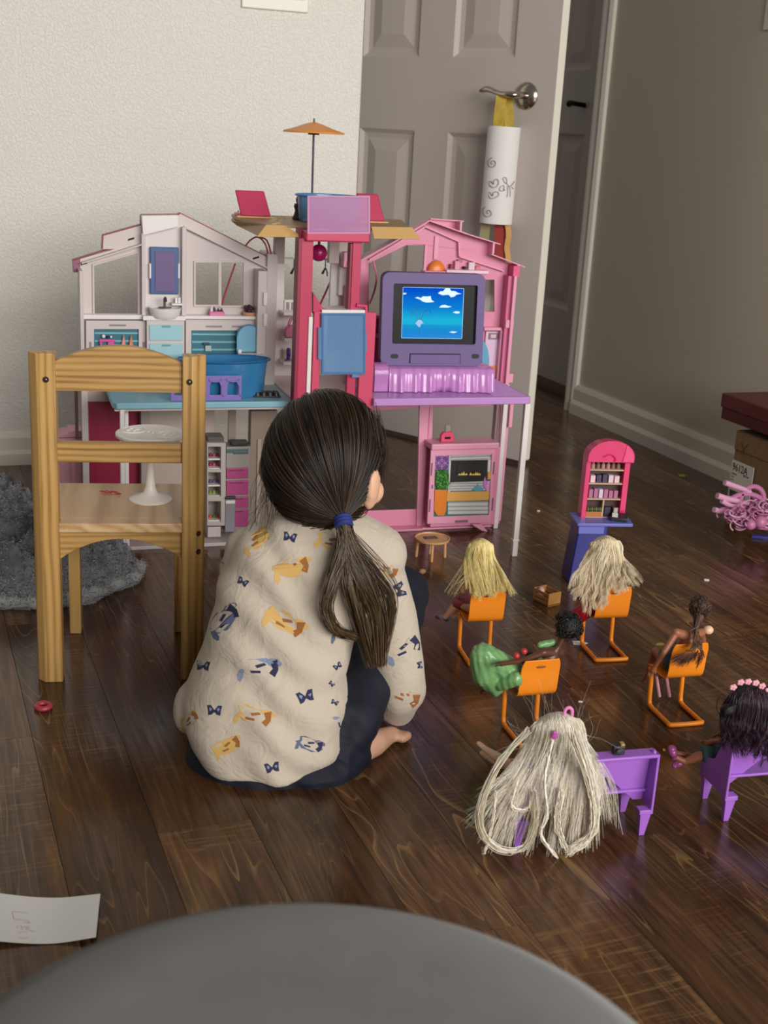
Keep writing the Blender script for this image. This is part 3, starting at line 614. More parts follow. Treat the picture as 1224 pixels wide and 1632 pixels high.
# ================================================================ DOLLHOUSE
D = Fr(fl(580, 843), 18)
WH = M('dollhouse_white', '#CCC0BE', .38); WH2 = M('dollhouse_white_bright', '#E6E0DE', .35); PKH = M('dollhouse_pink', '#DA89A6', .36); PKL = M('dollhouse_pink_light', '#E39CB5', .34)
MAG = M('magenta', '#BC3058', .33); MAGD = M('magenta_deep', '#8A1638', .4); BLD = M('deck_blue', '#84B4C4', .35); PUD = M('deck_purple', '#BD8CCC', .3)
TANP = M('deck_tan', '#DDB374', .4); BRP = M('deck_brown', '#A8845A', .45); TEAL = M('teal_print', '#2E6B7C', .4); BLC = M('cabinet_blue', '#9CC7D0', .35)
house = thing('dollhouse', D, 'tall folding toy dollhouse with white left wing, pink right wing and pink elevator', 'dollhouse')
def P3(x, y, b=0): return tuple(D.p(x, y, b))
def poly(pts, b): return [(D.p(x, y, b).x, D.p(x, y, b).z) for x, y in pts]
def panel(name, outer, holes, b, t, mat, parent=house, bev=.0008, label=None):
    m = MB().prism(poly(outer, b), [poly(h, b) for h in (holes or [])], lambda a, z: (a, b, z), (0, t, 0)); return m.build(name, mat, parent, bev=bev, smooth=False, label=label)
def rect(x0, y0, x1, y1): return [(x0, y0), (x1, y0), (x1, y1), (x0, y1)]
def ext(x0, y0, x1, y1, b):
    ym, xm = (y0+y1)/2, (x0+x1)/2; return D.p(x0, ym, b).x, D.p(x1, ym, b).x, D.p(xm, y1, b).z, D.p(xm, y0, b).z
def pbox(name, x0, y0, x1, y1, b, t, mat, parent=house, bev=.001, label=None):
    a0, a1, z0, z1 = ext(x0, y0, x1, y1, b); return MB().box((a0, b, max(0.0005, z0)), (a1, b+t, z1)).build(name, mat, parent, bev=bev, smooth=False, label=label)
def bx(name, a, c, mat, parent=house, bev=.001, label=None): return MB().box(a, c).build(name, mat, parent, bev=bev, smooth=False, label=label)
# ---------- left wing, back wall with roof line
lw_out = [(133, 606), (130, 434), (117, 434), (116, 416), (183, 397), (164, 397), (165, 376), (226, 359), (226, 344), (284, 343), (288, 341), (424, 409), (430, 440), (430, 612)]
win1 = [(150, 424), (219, 404), (220, 502), (151, 502)]; win2 = rect(312, 419, 348, 486); win3 = rect(353, 419, 388, 487)
panel('wing_wall', lw_out, [win1, win2, win3], 0, .006, WH)
ro = [(116, 416), (165, 401), (183, 397), (164, 397), (165, 376), (226, 359), (226, 344), (284, 343), (288, 341), (424, 409)]
def edge_band(name, pts, b0, b1, th, mat, parent=house, label=None):
    """thin roof skin following an outline, from depth b0 to b1"""
    A = [Vector(P3(x, y, 0)) for x, y in pts]; m = MB()
    for p, q in zip(A[:-1], A[1:]):
        d = (q-p).normalized(); nrm = Vector((-d.z, 0, d.x)); nrm = nrm if nrm.z >= 0 else -nrm
        e = d*.0006; m.hexa([(p.x-e.x, b0, p.z-e.z), (q.x+e.x, b0, q.z+e.z), (q.x+e.x, b1, q.z+e.z), (p.x-e.x, b1, p.z-e.z)] + [(p.x-e.x+nrm.x*th, b0, p.z-e.z+nrm.z*th), (q.x+e.x+nrm.x*th, b0, q.z+e.z+nrm.z*th), (q.x+e.x+nrm.x*th, b1, q.z+e.z+nrm.z*th), (p.x-e.x+nrm.x*th, b1, p.z-e.z+nrm.z*th)])
    return m.build(name, mat, parent, smooth=False, label=label)
edge_band('roof_skin', ro, .002, .02, .0022, MAGD, label='magenta outer roof skin of the white wing')
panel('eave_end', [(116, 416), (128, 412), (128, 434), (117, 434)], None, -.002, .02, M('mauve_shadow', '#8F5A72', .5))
edge_band('roof_lip', [(130, 419), (226, 389)], -.02, .0, .0025, WH); edge_band('roof_lip', [(292, 362), (424, 427)], -.012, .0, .003, WH)
# side wall strips and mullions give the wing its tray depth
pbox('side_wall', 128, 432, 134, 604, -.055, .055, WH); 
pbox('side_wall', 410, 432, 424, 604, -.05, .05, WH)
for y0, y1 in ((466, 487), (500, 520)): pbox('hinge_clip', 420, y0, 426, y1, -.056, .01, WH2)
for (x, y) in ((209, 381), (134, 420), (408, 411)): panel('slot', [(x-5, y), (x+5, y-3), (x+5, y), (x-5, y+3)], None, -.0006, .001, HOLE, bev=0)
# window frames
def frame(name, q, w, b, mat, parent=house, t=.004):
    cx = sum(p[0] for p in q)/4; cy = sum(p[1] for p in q)/4; out = [(x+(w if x > cx else -w), y+(w if y > cy else -w)) for x, y in q]
    return panel(name, out, [q], b, t, mat, parent)
frame('window_frame', win1, 3, -.004, WH); frame('window_frame', win2, 3, -.004, WH); frame('window_frame', win3, 3, -.004, WH)
# alcove with mirror and basin
panel('alcove', [(228, 366), (292, 358), (292, 508), (228, 508)], None, -.003, .003, M('alcove_white', '#D8CFCF', .4))
pbox('alcove_post', 226, 372, 232, 506, -.02, .02, WH); pbox('alcove_post', 290, 362, 297, 506, -.02, .02, WH)
panel('dormer_face', [(226, 344), (284, 343), (284, 361), (228, 375)], None, -.022, .02, WH2)
mi = pbox('mirror_frame', 239, 394, 285, 469, -.012, .008, M('mirror_blue', '#3F5C8E', .4), bev=.002)
pbox('mirror_glass', 247, 401, 279, 465, -.0135, .002, M('mirror_purple', '#71608A', .25), mi)
for y0, y1, x in ((420, 444, 238), (420, 444, 284)): pbox('mirror_clip', x, y0, x+3, y1, -.013, .004, WH2, mi)
b0 = D.p(263, 490, -.03); k = mmpp(D.w(*b0)); rx = 26*k
bz = D.p(263, 505, -.02).z; tz = D.p(263, 489, -.02).z
MB().lathe([(0, bz), (rx*.72, bz), (rx*.9, bz+(tz-bz)*.35), (rx, tz), (rx*.93, tz), (rx*.75, bz+(tz-bz)*.6), (0, bz+(tz-bz)*.5)], 32, (b0.x, -.03, 0), sy=.8).build('basin', WH2, house, angle=.8)
TAP = M('tap_dark', '#5A4A44', .35, .3)
fz = D.p(266, 478, -.02)
MB().lathe([(0, tz-.001), (.014, tz-.001), (.014, tz+.0012), (0, tz+.0014)], 20, (b0.x, -.03, 0), sy=.6).tube([(b0.x, -.024, tz), (b0.x, -.024, fz.z+.004), (b0.x, -.034, fz.z+.006), (b0.x, -.044, fz.z+.001)], .0028, 8).build('faucet', TAP, house)
pbox('glass_shelf', 274, 484, 291, 487, -.03, .03, WH2)
for x in (281, 286): pbox('toothbrush_cup', x-2, 474, x+2, 484, -.02, .004, WH2)
# cabinet row on the upper floor
pbox('counter', 128, 502, 234, 509, -.022, .022, WH2); pbox('counter', 228, 504, 296, 511, -.038, .038, WH2); pbox('counter', 294, 504, 414, 509, -.03, .03, WH2)
def cab(x0, y0, x1, y1, rx0, ry0, rx1, ry1, b):
    c = panel('cabinet', rect(x0, y0, x1, y1), [rect(rx0, ry0, rx1, ry1)], b, .008, WH); 
    pbox('printed_back', rx0-1, ry0-1, rx1+1, ry1+1, b+.006, .002, TEAL, c)
    n = 6
    for i in range(n):
        yy = ry0+(ry1-ry0)*(i+.5)/n; pbox('print_stripe', rx0+1, yy-1.6, rx1-1, yy+1.2, b+.0045, .002, M('teal_stripe', '#6FB0BC', .4), c, bev=0)
    return c
c1 = cab(137, 511, 232, 606, 150, 525, 221, 600, -.02)
PKT = M('print_pink', '#D0529A', .4)
pbox('print_desk', 158, 541, 184, 545, -.022, .004, PKT, c1); pbox('print_desk', 159, 545, 163, 560, -.022, .004, PKT, c1); pbox('print_desk', 172, 545, 182, 560, -.022, .004, PKT, c1)
for x, y, r_, mt in ((165, 536, 3, WH2), (172, 537, 2.5, M('navy_plastic', '#20223A', .4)), (177, 537, 2, WH2)):
    q = D.p(x, y, -.0215); MB().ell(q, r_*k, 10, 8).build('print_bottle', mt, c1)
for x, mt in ((197, M('print_peach', '#E58F86', .5)), (209, M('print_orange', '#D9825A', .5))):
    panel('print_cone', [(x, 532), (x-5, 560), (x+5, 560)], None, -.0215, .003, mt, c1)
for x0, x1, y in ((174, 201, 518),): pbox('finger_slot', x0, y-1, x1, y+2, -.0206, .001, M('slot_grey', '#8E8484', .6), c1)
pbox('finger_slot', 142, 545, 146, 562, -.0206, .001, MATS['slot_grey'], c1); pbox('finger_slot', 227, 545, 231, 562, -.0206, .001, MATS['slot_grey'], c1)
dz = pbox('drawer_unit', 234, 511, 294, 606, -.035, .034, WH)
for y0, y1 in ((518, 543), (548, 573), (578, 602)):
    dr_ = pbox('drawer', 238, y0, 291, y1, -.038, .004, BLC, dz, bev=.0015); pbox('drawer_pull', 258, y0+1, 272, y0+4, -.0395, .002, M('pull_blue', '#6F9AA4', .4), dr_)
c2 = cab(296, 509, 414, 606, 305, 527, 378, 600, -.02)
pbox('finger_slot', 328, 519, 354, 522, -.0206, .001, MATS['slot_grey'], c2); pbox('finger_slot', 370, 519, 396, 522, -.0206, .001, MATS['slot_grey'], c2)
pbox('print_box', 327, 551, 337, 560, -.022, .003, M('print_grey', '#A9B4B4', .5), c2); pbox('print_shelf', 324, 546, 334, 550, -.022, .003, M('navy_plastic2', '#2C4450', .4), c2)
# upper floor (blue deck) and its legs
LB_, LF_ = -.001, -.18
a0 = D.p(183, 643, LF_).x; a1 = D.p(472, 640, LF_).x; zd = D.p(330, 641, LF_).z; zdl = D.p(330, 651, LF_).z
DZL = zd
MB().prism([(a0+.004, LF_), (a1, LF_), (a1, .09), (a0-.004, .09), (a0-.004, LF_+.012)], None, lambda a, b: (a, b, zdl), (0, 0, zd-zdl)).build('upper_floor', BLD, house, bev=.002, label='light blue upper floor deck')
bx('lower_beam', (a0, LF_+.01, zdl-.006), (a1, LF_+.016, zdl), WH)
def leg(name, x0, x1, b, z1, mat, w=.008, foot=True):
    c = (x0+x1)/2; return MB().prism([(c-.5*w, b-.5*w), (c+.5*w, b-.5*w), (c+.5*w, b+.5*w), (c-.5*w, b+.5*w)], None, lambda a, bb: (a, bb, 0), (0, 0, z1)).build(name, mat, house, bev=.0012, smooth=False)
e = D.p(195, 700, LF_+.01); leg('deck_leg', e.x, e.x, LF_+.012, zdl, WH2, .009); e = D.p(203, 720, LF_+.03); leg('deck_leg', e.x, e.x, LF_+.045, zdl, WH2, .008)
# lower floor of the left wing
panel('lower_wall', [(132, 612), (430, 612), (430, 862), (132, 868)], [rect(342, 650, 364, 706), rect(375, 650, 398, 706), rect(140, 640, 223, 860)], .004, .005, M('lower_wall_grey', '#B3A39A', .5))
bx('garage_panel', (D.p(141, 700, .012).x, .012, .001), (D.p(226, 700, .012).x, .018, D.p(180, 615, .012).z), MAGD, label='dark magenta panel under the blue deck')
pbox('corner_post', 132, 612, 142, 860, -.012, .02, WH); pbox('inner_post', 225, 612, 240, 858, -.01, .02, M('post_grey', '#A3938C', .5))
pbox('window_divider', 364, 648, 376, 708, -.002, .008, M('divider', '#9C8C84', .5)); pbox('side_panel', 398, 655, 440, 852, -.03, .03, M('panel_taupe', '#A59487', .45)); pbox('side_rib', 409, 700, 415, 846, -.034, .006, M('rib', '#C4B6AA', .4)); 
bz_ = bx('base_floor', (D.p(330, 858, -.05).x-.2, -.075, 0), (D.p(425, 858, -.05).x, .004, .008), WH)
# open refrigerator shelves
FRW = M('fridge_white_shaded', '#BDB2AC', .4)  # white with the shade of the lower floor put into its colour
fr_ = panel('refrigerator', rect(330, 706, 360, 838), [rect(332, 712, 352, 748), rect(332, 753, 352, 792), rect(332, 799, 352, 832)], -.06, .05, FRW)
bx('refrigerator_back', tuple(D.p(331, 836, -.012)), tuple(D.p(359, 708, -.012)+Vector((0, .003, 0))), M('fridge_in', '#B7B0AC', .4), fr_)
pbox('refrigerator_top', 331, 697, 357, 706, -.05, .045, M('fridge_dark', '#57504C', .4), fr_); pbox('refrigerator_base', 331, 840, 352, 856, -.05, .045, WH, fr_)
for y, cols_ in ((746, ('#8E2A4A', '#C0557F')), (731, ('#7E2440', '#B04A70')), (773, ('#5B4A78', '#6D6288')), (790, ('#7A8A3A', '#A8A04A')), (829, ('#C4562A', '#4F7A34'))):
    for i in range(3):
        q = D.p(335+6*i, y-5, -.035); MB().ell(q, (.0042, .004, .006), 10, 8).build('moulded_food', M('food%s' % cols_[i % 2], cols_[i % 2], .5), fr_)
    pbox('shelf', 331, y, 353, y+2.5, -.055, .04, WH2, fr_)
# oven and drawers in pink
ov = pbox('kitchen_cabinet', 360, 712, 398, 846, -.05, .045, M('kitchen_grey', '#A49C98', .45))
pbox('hotplate', 369, 705, 396, 710, -.05, .03, M('hob_dark', '#2A2826', .4), ov)
pbox('print_tray', 361, 716, 396, 722, -.052, .003, M('tray_teal', '#52696C', .4), ov); pbox('print_tray', 372, 719, 396, 724, -.0525, .003, MATS['tray_teal'], ov)
PKD = M('drawer_pink', '#B84A84', .4)
for y0, y1 in ((746, 763), (766, 789), (792, 810), (812, 840)):
    d_ = pbox('drawer', 361, y0, 396, y1, -.054, .005, PKD, ov, bev=.0015); pbox('drawer_pull', 366, y0+2, 388, y0+4.5, -.0555, .002, M('pull_pink', '#8E2E60', .4), d_)
ap_ = pbox('dishwasher', 359, 793, 375, 848, -.062, .008, M('appliance', '#8A8690', .3, .3), ov); pbox('dishwasher_top', 359, 792, 376, 796, -.064, .01, M('app_dark', '#26242A', .4), ap_); pbox('dishwasher_band', 360, 798, 375, 803, -.063, .002, WH2, ap_)
# ---------- tower: back wall with shelves behind the elevator
TB = .085
panel('tower_wall', [(437, 352), (453, 352), (453, 497), (527, 497), (527, 352), (557, 352), (566, 500), (570, 626), (437, 626)], None, TB, .006, M('tower_white', '#DDD4CF', .4))
pbox('tower_pillar', 424, 405, 440, 622, -.01, .09, WH); pbox('tower_pillar', 527, 396, 541, 495, TB-.012, .012, WH2); pbox('tower_cap', 541, 426, 559, 471, TB-.03, .03, WH2)
a, c = D.p(444, 411, TB-.012), D.p(546, 414, TB-.012); MB().tube([a, c], .0022, 8).build('clothes_rail', WH2, house)
for y0 in (498, 577): pbox('tower_shelf', 452, y0, 482, y0+5, TB-.045, .045, WH2)
for x in (453, 461, 470): pbox('shelf_rail', x, 480, x+3, 499, TB-.004, .004, WH2)
pbox('shelf_rail', 453, 478, 480, 482, TB-.004, .004, WH2)
MB().prism([(D.p(425, 640, .08).x, -.16), (D.p(596, 640, -.16).x, -.16), (D.p(596, 640, .08).x, .085), (D.p(425, 640, .08).x, .085)], None, lambda a, b: (a, b, zdl+.002), (0, 0, zd-zdl)).build('tower_floor', M('tower_floor_pink', '#E6D2D2', .35), house, bev=.001)
# ---------- elevator
EB = -.225
def vpost(name, x0, x1, ytop, ymid, b, t, mat):
    a0, a1 = D.p(x0, ymid, b).x, D.p(x1, ymid, b).x; return MB().box((a0, b, .0005), (a1, b+t, D.p((x0+x1)/2, ytop, b).z)).build(name, mat, house, bev=.001, smooth=False)
vpost('elevator_post', 477, 498, 380, 440, EB, .014, MAG); vpost('elevator_post_side', 474, 480, 380, 440, EB-.002, .03, MAGD)
vpost('elevator_post', 560, 574, 385, 450, EB, .014, MAG); pbox('elevator_post_side', 556, 388, 563, 500, EB+.002, .02, MAGD)
vpost('elevator_guide', 574, 597, 498, 560, EB-.006, .012, M('guide_red', '#CE4468', .33)); vpost('elevator_guide', 499, 511, 497, 550, EB-.006, .012, MATS['guide_red'])
MB().tube([P3(583, 503, EB-.002), P3(583, 488, EB-.002), P3(568, 486, EB-.002)], .0045, 10).build('guide_knob', MATS['guide_red'], house)
panel('elevator_gusset', [(499, 466), (514, 490), (530, 497), (499, 500)], None, EB+.001, .012, MAG)
pbox('elevator_strip', 490, 505, 497, 632, EB-.004, .004, WH2, bev=.002)
pbox('elevator_lintel', 488, 370, 590, 386, EB-.012, .05, M('lintel_red', '#C83A60', .33), bev=.003)
GLB = M('translucent_blue', '#6C9BCB', .18, alpha=.62, coat=.3); GLP = M('translucent_pink', '#C98FBE', .2, alpha=.62, coat=.2)
panel('balcony_screen', rect(490, 312, 590, 373), None, EB-.012, .004, GLP, bev=.0015, label='translucent pink balcony screen')
frame('screen_rim', rect(493, 315, 587, 370), 3, EB-.0125, M('translucent_pink_rim', '#D79BC4', .25, alpha=.85), t=.005)
dd = panel('elevator_door', [(512, 499), (583, 499), (583, 530), (585, 530), (585, 562), (583, 562), (583, 597), (512, 597), (512, 573), (507, 573), (507, 522), (512, 522)], None, EB-.013, .004, GLB, bev=.001, label='translucent blue elevator door')
frame('door_rim', rect(516, 503, 580, 593), 3, EB-.0145, M('translucent_blue_rim', '#5585BC', .2, alpha=.75), dd, .002)
pbox('door_tab', 561, 597, 573, 602, EB-.013, .004, GLB, dd)
pbox('elevator_car', 513, 494, 582, 500, EB-.008, .06, WH2); pbox('elevator_car_back', 522, 505, 560, 560, EB+.05, .003, M('car_back', '#B7AFC8', .5))
# ---------- roof terrace
def quad(name, p4, th, mat, label=None, bev=.0008):
    V4 = [Vector(P3(*p)) for p in p4]; n = (V4[1]-V4[0]).cross(V4[3]-V4[0]).normalized()*th; n = n if n.y > 0 else -n
    return MB().hexa(V4+[v+n for v in V4]).build(name, mat, house, bev=bev, smooth=False, label=label)
zr = D.p(440, 358, -.17).z; zr0 = D.p(440, 377, -.2).z
aL, aR = D.p(372, 352, 0).x, D.p(664, 362, -.16).x
ZT = zr
plate = [(aL+.012, .09), (aL+.004, 0), (D.p(424, 358, -.17).x, -.17), (D.p(596, 360, -.17).x, -.17), (D.p(657, 362, -.17).x, -.168), (D.p(640, 350, .09).x, .09)]
MB().prism(plate, None, lambda a, b: (a, b, ZT-.006), (0, 0, .006)).build('terrace_floor', BRP, house, bev=.001, label='brown roof terrace floor')
quad('terrace_awning', [(424, 358, -.172), (454, 359, -.172), (483, 377, -.2), (410, 376, -.2)], .003, TANP); quad('terrace_awning', [(592, 361, -.172), (657, 362, -.172), (670, 380, -.2), (596, 379, -.2)], .003, TANP)
quad('terrace_awning', [(368, 352, .02), (424, 358, -.17), (410, 376, -.2), (378, 360, .0)], .003, BRP); 
quad('terrace_awning', [(380, 334, .09), (386, 352, -.02), (372, 353, .02), (368, 350, .04)], .003, BRP)
RNGs = random.Random(3)
for i in range(16):
    a_ = D.p(440+i*2.6, 357, -.15).x+RNGs.uniform(-.012, .012); b_ = -.155+.015*i; MB().lathe([(.008, ZT-.001), (.0075, ZT+.0014), (0, ZT+.0018)], 8, (a_, min(b_, .06), 0)).build('stepping_stone', M('stone_tan', '#C9B08A', .6), house, smooth=False)
bx('terrace_band', (D.p(476, 380, -.2).x, -.2, zr0-.005), (D.p(500, 380, -.2).x, -.17, ZT-.004), MAGD)
for x in (446, 533): pbox('terrace_pillar', x-8, 377, x+8, 420, .02, .02, M('pillar_mauve', '#B5A3A0', .45))
# zip line cords under the terrace
CORD = M('cord_red', '#A0153E', .4); CORDP = M('cord_pink', '#D86C94', .4)
def cord(pts, b, mat, r=.0018): MB().tube(cat([P3(x, y, b) for x, y in pts], 24), r, 8).build('cord', mat, house)
cord([(391, 392), (400, 382), (412, 378), (424, 392), (429, 420)], .0, CORD); cord([(410, 378), (424, 382), (431, 400), (433, 423)], .0, CORD); cord([(375, 420), (366, 446), (358, 470), (354, 486)], .03, CORD, .002)
cord([(551, 425), (558, 405), (564, 388)], -.02, CORDP, .0015); cord([(595, 416), (600, 440), (597, 462), (589, 484)], -.02, CORDP, .0022)
MB().tube([P3(527, 448, TB+.03), P3(509, 488, TB+.03)], .0022, 8).build('cord', CORD, house)
# ---------- right wing
rw_out = [(559, 428), (580, 412), (628, 385), (678, 352), (688, 349), (735, 353), (735, 368), (787, 388), (787, 404), (776, 406), (826, 424), (826, 440), (820, 442), (815, 530), (811, 632), (796, 632), (560, 632)]
opn = [(588, 420), (648, 391), (677, 391), (677, 434), (677, 628), (588, 628)]
opw = rect(773, 446, 788, 497)
panel('wing_wall', rw_out, [opn, opw], .0, .005, PKH)
def roof_tray(pts, d=.03): return edge_band('roof_skin', pts, -d, .006, .0024, PKL)
roof_tray([(570, 413), (628, 381), (678, 351), (737, 372), (789, 388)]); roof_tray([(684, 349), (736, 353)], .012); roof_tray([(776, 404), (828, 424)]); 
edge_band('roof_rib', [(588, 414), (676, 362), (728, 385), (729, 409), (800, 432)], -.01, 0, .003, PKL)
for x, y0, y1 in ((735, 353, 369), (787, 387, 405), (826, 422, 441)): pbox('roof_end', x-2, y0, x+1.5, y1, -.03, .034, PKL)
pbox('eave_block', 818, 424, 829, 442, -.034, .03, M('eave_red', '#D9557E', .4))
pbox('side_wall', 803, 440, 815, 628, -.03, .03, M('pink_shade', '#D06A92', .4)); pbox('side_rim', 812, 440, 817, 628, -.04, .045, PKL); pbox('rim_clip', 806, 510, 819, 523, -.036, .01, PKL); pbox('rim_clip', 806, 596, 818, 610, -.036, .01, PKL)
pbox('niche_frame', 676, 390, 680, 436, -.008, .008, PKL); pbox('niche_frame', 677, 433, 780, 437, -.03, .03, PKL); pbox('niche_shelf', 712, 431, 779, 436, -.034, .03, M('shelf_pale', '#EBCBDA', .35))
pbox('lamp_stem', 692, 376, 699, 414, -.004, .004, PKL)
q = D.p(695.5, 432, -.008); kk = mmpp(D.w(*q))
MB().lathe([(15*kk, 0), (15*kk, .001), (14*kk, 6*kk), (11*kk, 11*kk), (6*kk, 15*kk), (2*kk, 17*kk), (0, 17*kk)], 28, tuple(q), sy=.5).build('pendant_shade', M('lamp_orange', '#E07A2C', .35), house, angle=2, label='orange dome lamp shade')
for x, y0, y1, w, mt in ((719, 421, 432, 1.5, MAGD), (729, 416, 432, 4, M('jar_pink', '#D98FA8', .4)), (734, 414, 418, 4, M('jar_lid', '#B8707E', .4)), (741, 425, 430, 2, HOLE), (752, 418, 432, 5, M('jar_pale', '#D7BFCB', .4)), (762, 424, 432, 4, M('jar_red', '#C87078', .4))):
    pbox('moulded_jar', x-w, y0, x+w, y1, -.012, .01, mt, bev=.0012)
# room strip to the right of the tablet: door with window print
pbox('print_panel', 772, 528, 797, 600, -.006, .005, M('print_lilac', '#D8B9D2', .45)); pbox('print_picture', 779, 531, 794, 541, -.008, .003, M('print_frame', '#8F6F78', .5)); pbox('print_picture', 782, 533, 791, 539, -.0095, .003, M('print_lilac2', '#D2B6C6', .5))
panel('blue_disc', [(768+12*math.cos(i*math.pi/12), 578+35*math.sin(i*math.pi/12)) for i in range(-6, 7)], None, -.016, .006, M('disc_blue', '#5FA0BE', .4)); pbox('print_floor', 779, 583, 797, 600, -.0085, .003, M('print_orange2', '#D98A4C', .5))
pbox('panel_rim', 795, 526, 800, 606, -.02, .02, PKL); pbox('panel_rim', 772, 522, 800, 527, -.02, .02, PKL)
# shelves left of the tablet (pink blocks)
pbox('back_cabinet', 594, 505, 612, 585, -.02, .02, M('cab_rose', '#B8476E', .4)); pbox('cabinet_top', 592, 503, 614, 508, -.03, .03, PKL); pbox('cabinet_top', 592, 533, 612, 538, -.03, .03, PKL)
pbox('hinge_block', 548, 402, 572, 426, .02, .02, PKL); pbox('hinge_rod', 557, 426, 566, 500, .02, .012, PKL); pbox('hinge_rod', 550, 455, 558, 500, .03, .012, M('rose_mid', '#C45A80', .4))
# purple deck with ribbed slats
RF_ = -.245; a0 = D.p(596, 641, RF_).x; a1 = D.p(847, 638, RF_).x; z1 = D.p(720, 634, RF_).z; z0 = D.p(720, 646, RF_).z; DZR = z1
MB().prism([(a0, RF_), (a1-.004, RF_), (a1, RF_+.006), (a1-.004, .0), (a0, .0)], None, lambda a, b: (a, b, z0), (0, 0, z1-z0)).build('upper_floor', PUD, house, bev=.002, label='light purple upper floor deck')
for i in range(26):
    b_ = RF_+.012+i*.0085
    if b_ < -.01: bx('deck_rib', (a1-.085+i*.001, b_, z1), (a1-.008, b_+.004, z1+.0008), PUD, bev=.0003)
e0, e1 = D.p(835, 660, -.25), D.p(822, 890, -.25)
leg('deck_leg', e1.x+.001, e1.x+.001, -.235, z0, WH2, .0125); 
lg = MB().prism([(e1.x-.0072, -.2422), (e1.x+.0092, -.2422), (e1.x+.0092, -.2278), (e1.x-.0072, -.2278)], None, lambda a, b: (a, b, .036), (0, 0, .004)).build('leg_collar', WH2, house, bev=.001, smooth=False)
e = D.p(797, 740, -.035); leg('deck_leg', e.x, e.x, -.035, z0, WH2, .011)
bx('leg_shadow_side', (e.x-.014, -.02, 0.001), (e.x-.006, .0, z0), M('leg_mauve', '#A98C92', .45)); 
# lower right: window frame, fireplace unit
panel('lower_frame', [(560, 646), (800, 640), (796, 838), (561, 852)], [[(590, 655), (669, 650), (664, 812), (573, 815)], [(690, 650), (798, 646), (795, 712), (689, 716)]], -.004, .006, PKH)
panel('frame_post', [(669, 646), (690, 646), (686, 848), (664, 848)], None, -.01, .008, PKL); pbox('frame_groove', 678, 648, 680, 846, -.0108, .002, M('pink_shade2', '#C9708F', .4))
a0_, a1_ = D.p(561, 845, -.03).x, D.p(673, 845, -.03).x
bx('floor_lip', (a0_, -.035, .0005), (a1_, 0, .006), PKH); bx('floor_lip', (a1_, -.03, .0005), (D.p(792, 838, -.03).x, 0, .006), PKL)
pbox('side_rim', 812, 640, 818, 682, -.036, .012, PKL, bev=.002); pbox('side_post', 800, 644, 806, 830, -.012, .014, PKL)
fb = -.05
un = pbox('fireplace_unit', 690, 714, 793, 838, fb, .046, PKH, bev=.0015); pbox('mantel', 688, 707, 796, 717, fb-.012, .06, PKL, un, bev=.003)
ff = panel('fireplace_front', [(687, 717), (789, 715), (782, 833), (681, 835)], [[(694, 727), (784, 724), (779, 821), (691, 824)]], fb-.006, .006, PKL)
fd = panel('printed_front', [(692, 725), (786, 722), (781, 823), (689, 826)], None, fb-.0015, .001, M('print_teal', '#2E6A66', .5), bev=0)
def pr_(name, pts, mat, d=.0022, lab=None): return panel(name, pts, None, fb-d, .0012, mat, fd, bev=0, label=lab)
LAT = M('lattice_purple', '#6B3A86', .5); LILAC = M('lattice_lilac', '#CDA0D4', .5); STONE = M('print_stone', '#D5D1CF', .6); STONE2 = M('print_stone_dark', '#A8A4A2', .6)
pr_('print_wall', [(693, 725), (716, 725), (713, 752), (692, 752)], LAT)
for cx, cy in ((699, 732), (709, 732), (699, 744), (709, 744), (704, 738)):
    m = MB().tube([P3(cx+5.5*math.cos(t_), cy+5.5*math.sin(t_), fb-.0035) for t_ in np.linspace(0, 2*math.pi, 17)[:-1]], .0006, 4, closed=True); m.build('lattice_ring', LILAC, fd)
for i in range(4):
    pr_('print_stone', [(717, 725+i*2.6), (784, 723+i*2.6), (784, 725+i*2.6), (717, 727+i*2.6)], STONE if i % 2 == 0 else STONE2, .0024)
pr_('print_stone', [(716, 725), (721, 725), (717, 790), (714, 790)], STONE, .0024); pr_('print_stone', [(778, 726), (783, 726), (781, 756), (777, 756)], STONE, .0024)
for i in range(7): pr_('print_stone', [(715, 768+i*2.1), (778, 767+i*2.1), (778, 768.6+i*2.1), (715, 769.7+i*2.1)], STONE if i % 2 == 0 else STONE2, .0024)
for i in range(9): pr_('print_stone', [(714, 800+i*2.2), (778, 799+i*2.2), (778, 800.8+i*2.2), (714, 801.8+i*2.2)], STONE if i % 3 else STONE2, .0024)
fb_ = pr_('firebox', [(719, 734), (778, 733), (775, 767), (717, 769)], M('firebox_black', '#0C0908', .4), .003)
pr_('firebox_glass', [(729, 740), (768, 739), (767, 758), (728, 759)], M('firebox_in', '#1A100C', .4), .0045)
FLM = M('printed_flame', '#F2D06A', .5)
for x, h_ in ((732, 2.5), (736, 4), (739, 5.5), (743, 3), (750, 4), (754, 2.5), (758, 5), (761, 4), (764, 3)): pr_('printed_flame', [(x-2.2, 757.5), (x+2.2, 757.2), (x+.6, 757-h_)], FLM, .006)
pr_('print_shelf', [(713, 784), (780, 783), (779, 797), (712, 799)], M('print_wood', '#D9A252', .5), .0036)
q0 = D.p(704, 822, fb-.006)
def relief(name, pts, mat, d=.005, t_=.003): return panel(name, pts, None, fb-d, t_, mat, fd, bev=.0008)
relief('printed_planter', [(693, 781), (713, 781), (711, 814), (708, 822), (697, 822), (692, 814)], M('planter_orange', '#E07F24', .4))
LEAF = M('leaf_green', '#3F8A32', .45); LEAF2 = M('leaf_green_light', '#6BB04A', .45); lf = MB(); lf2 = MB()
rr = random.Random(5)
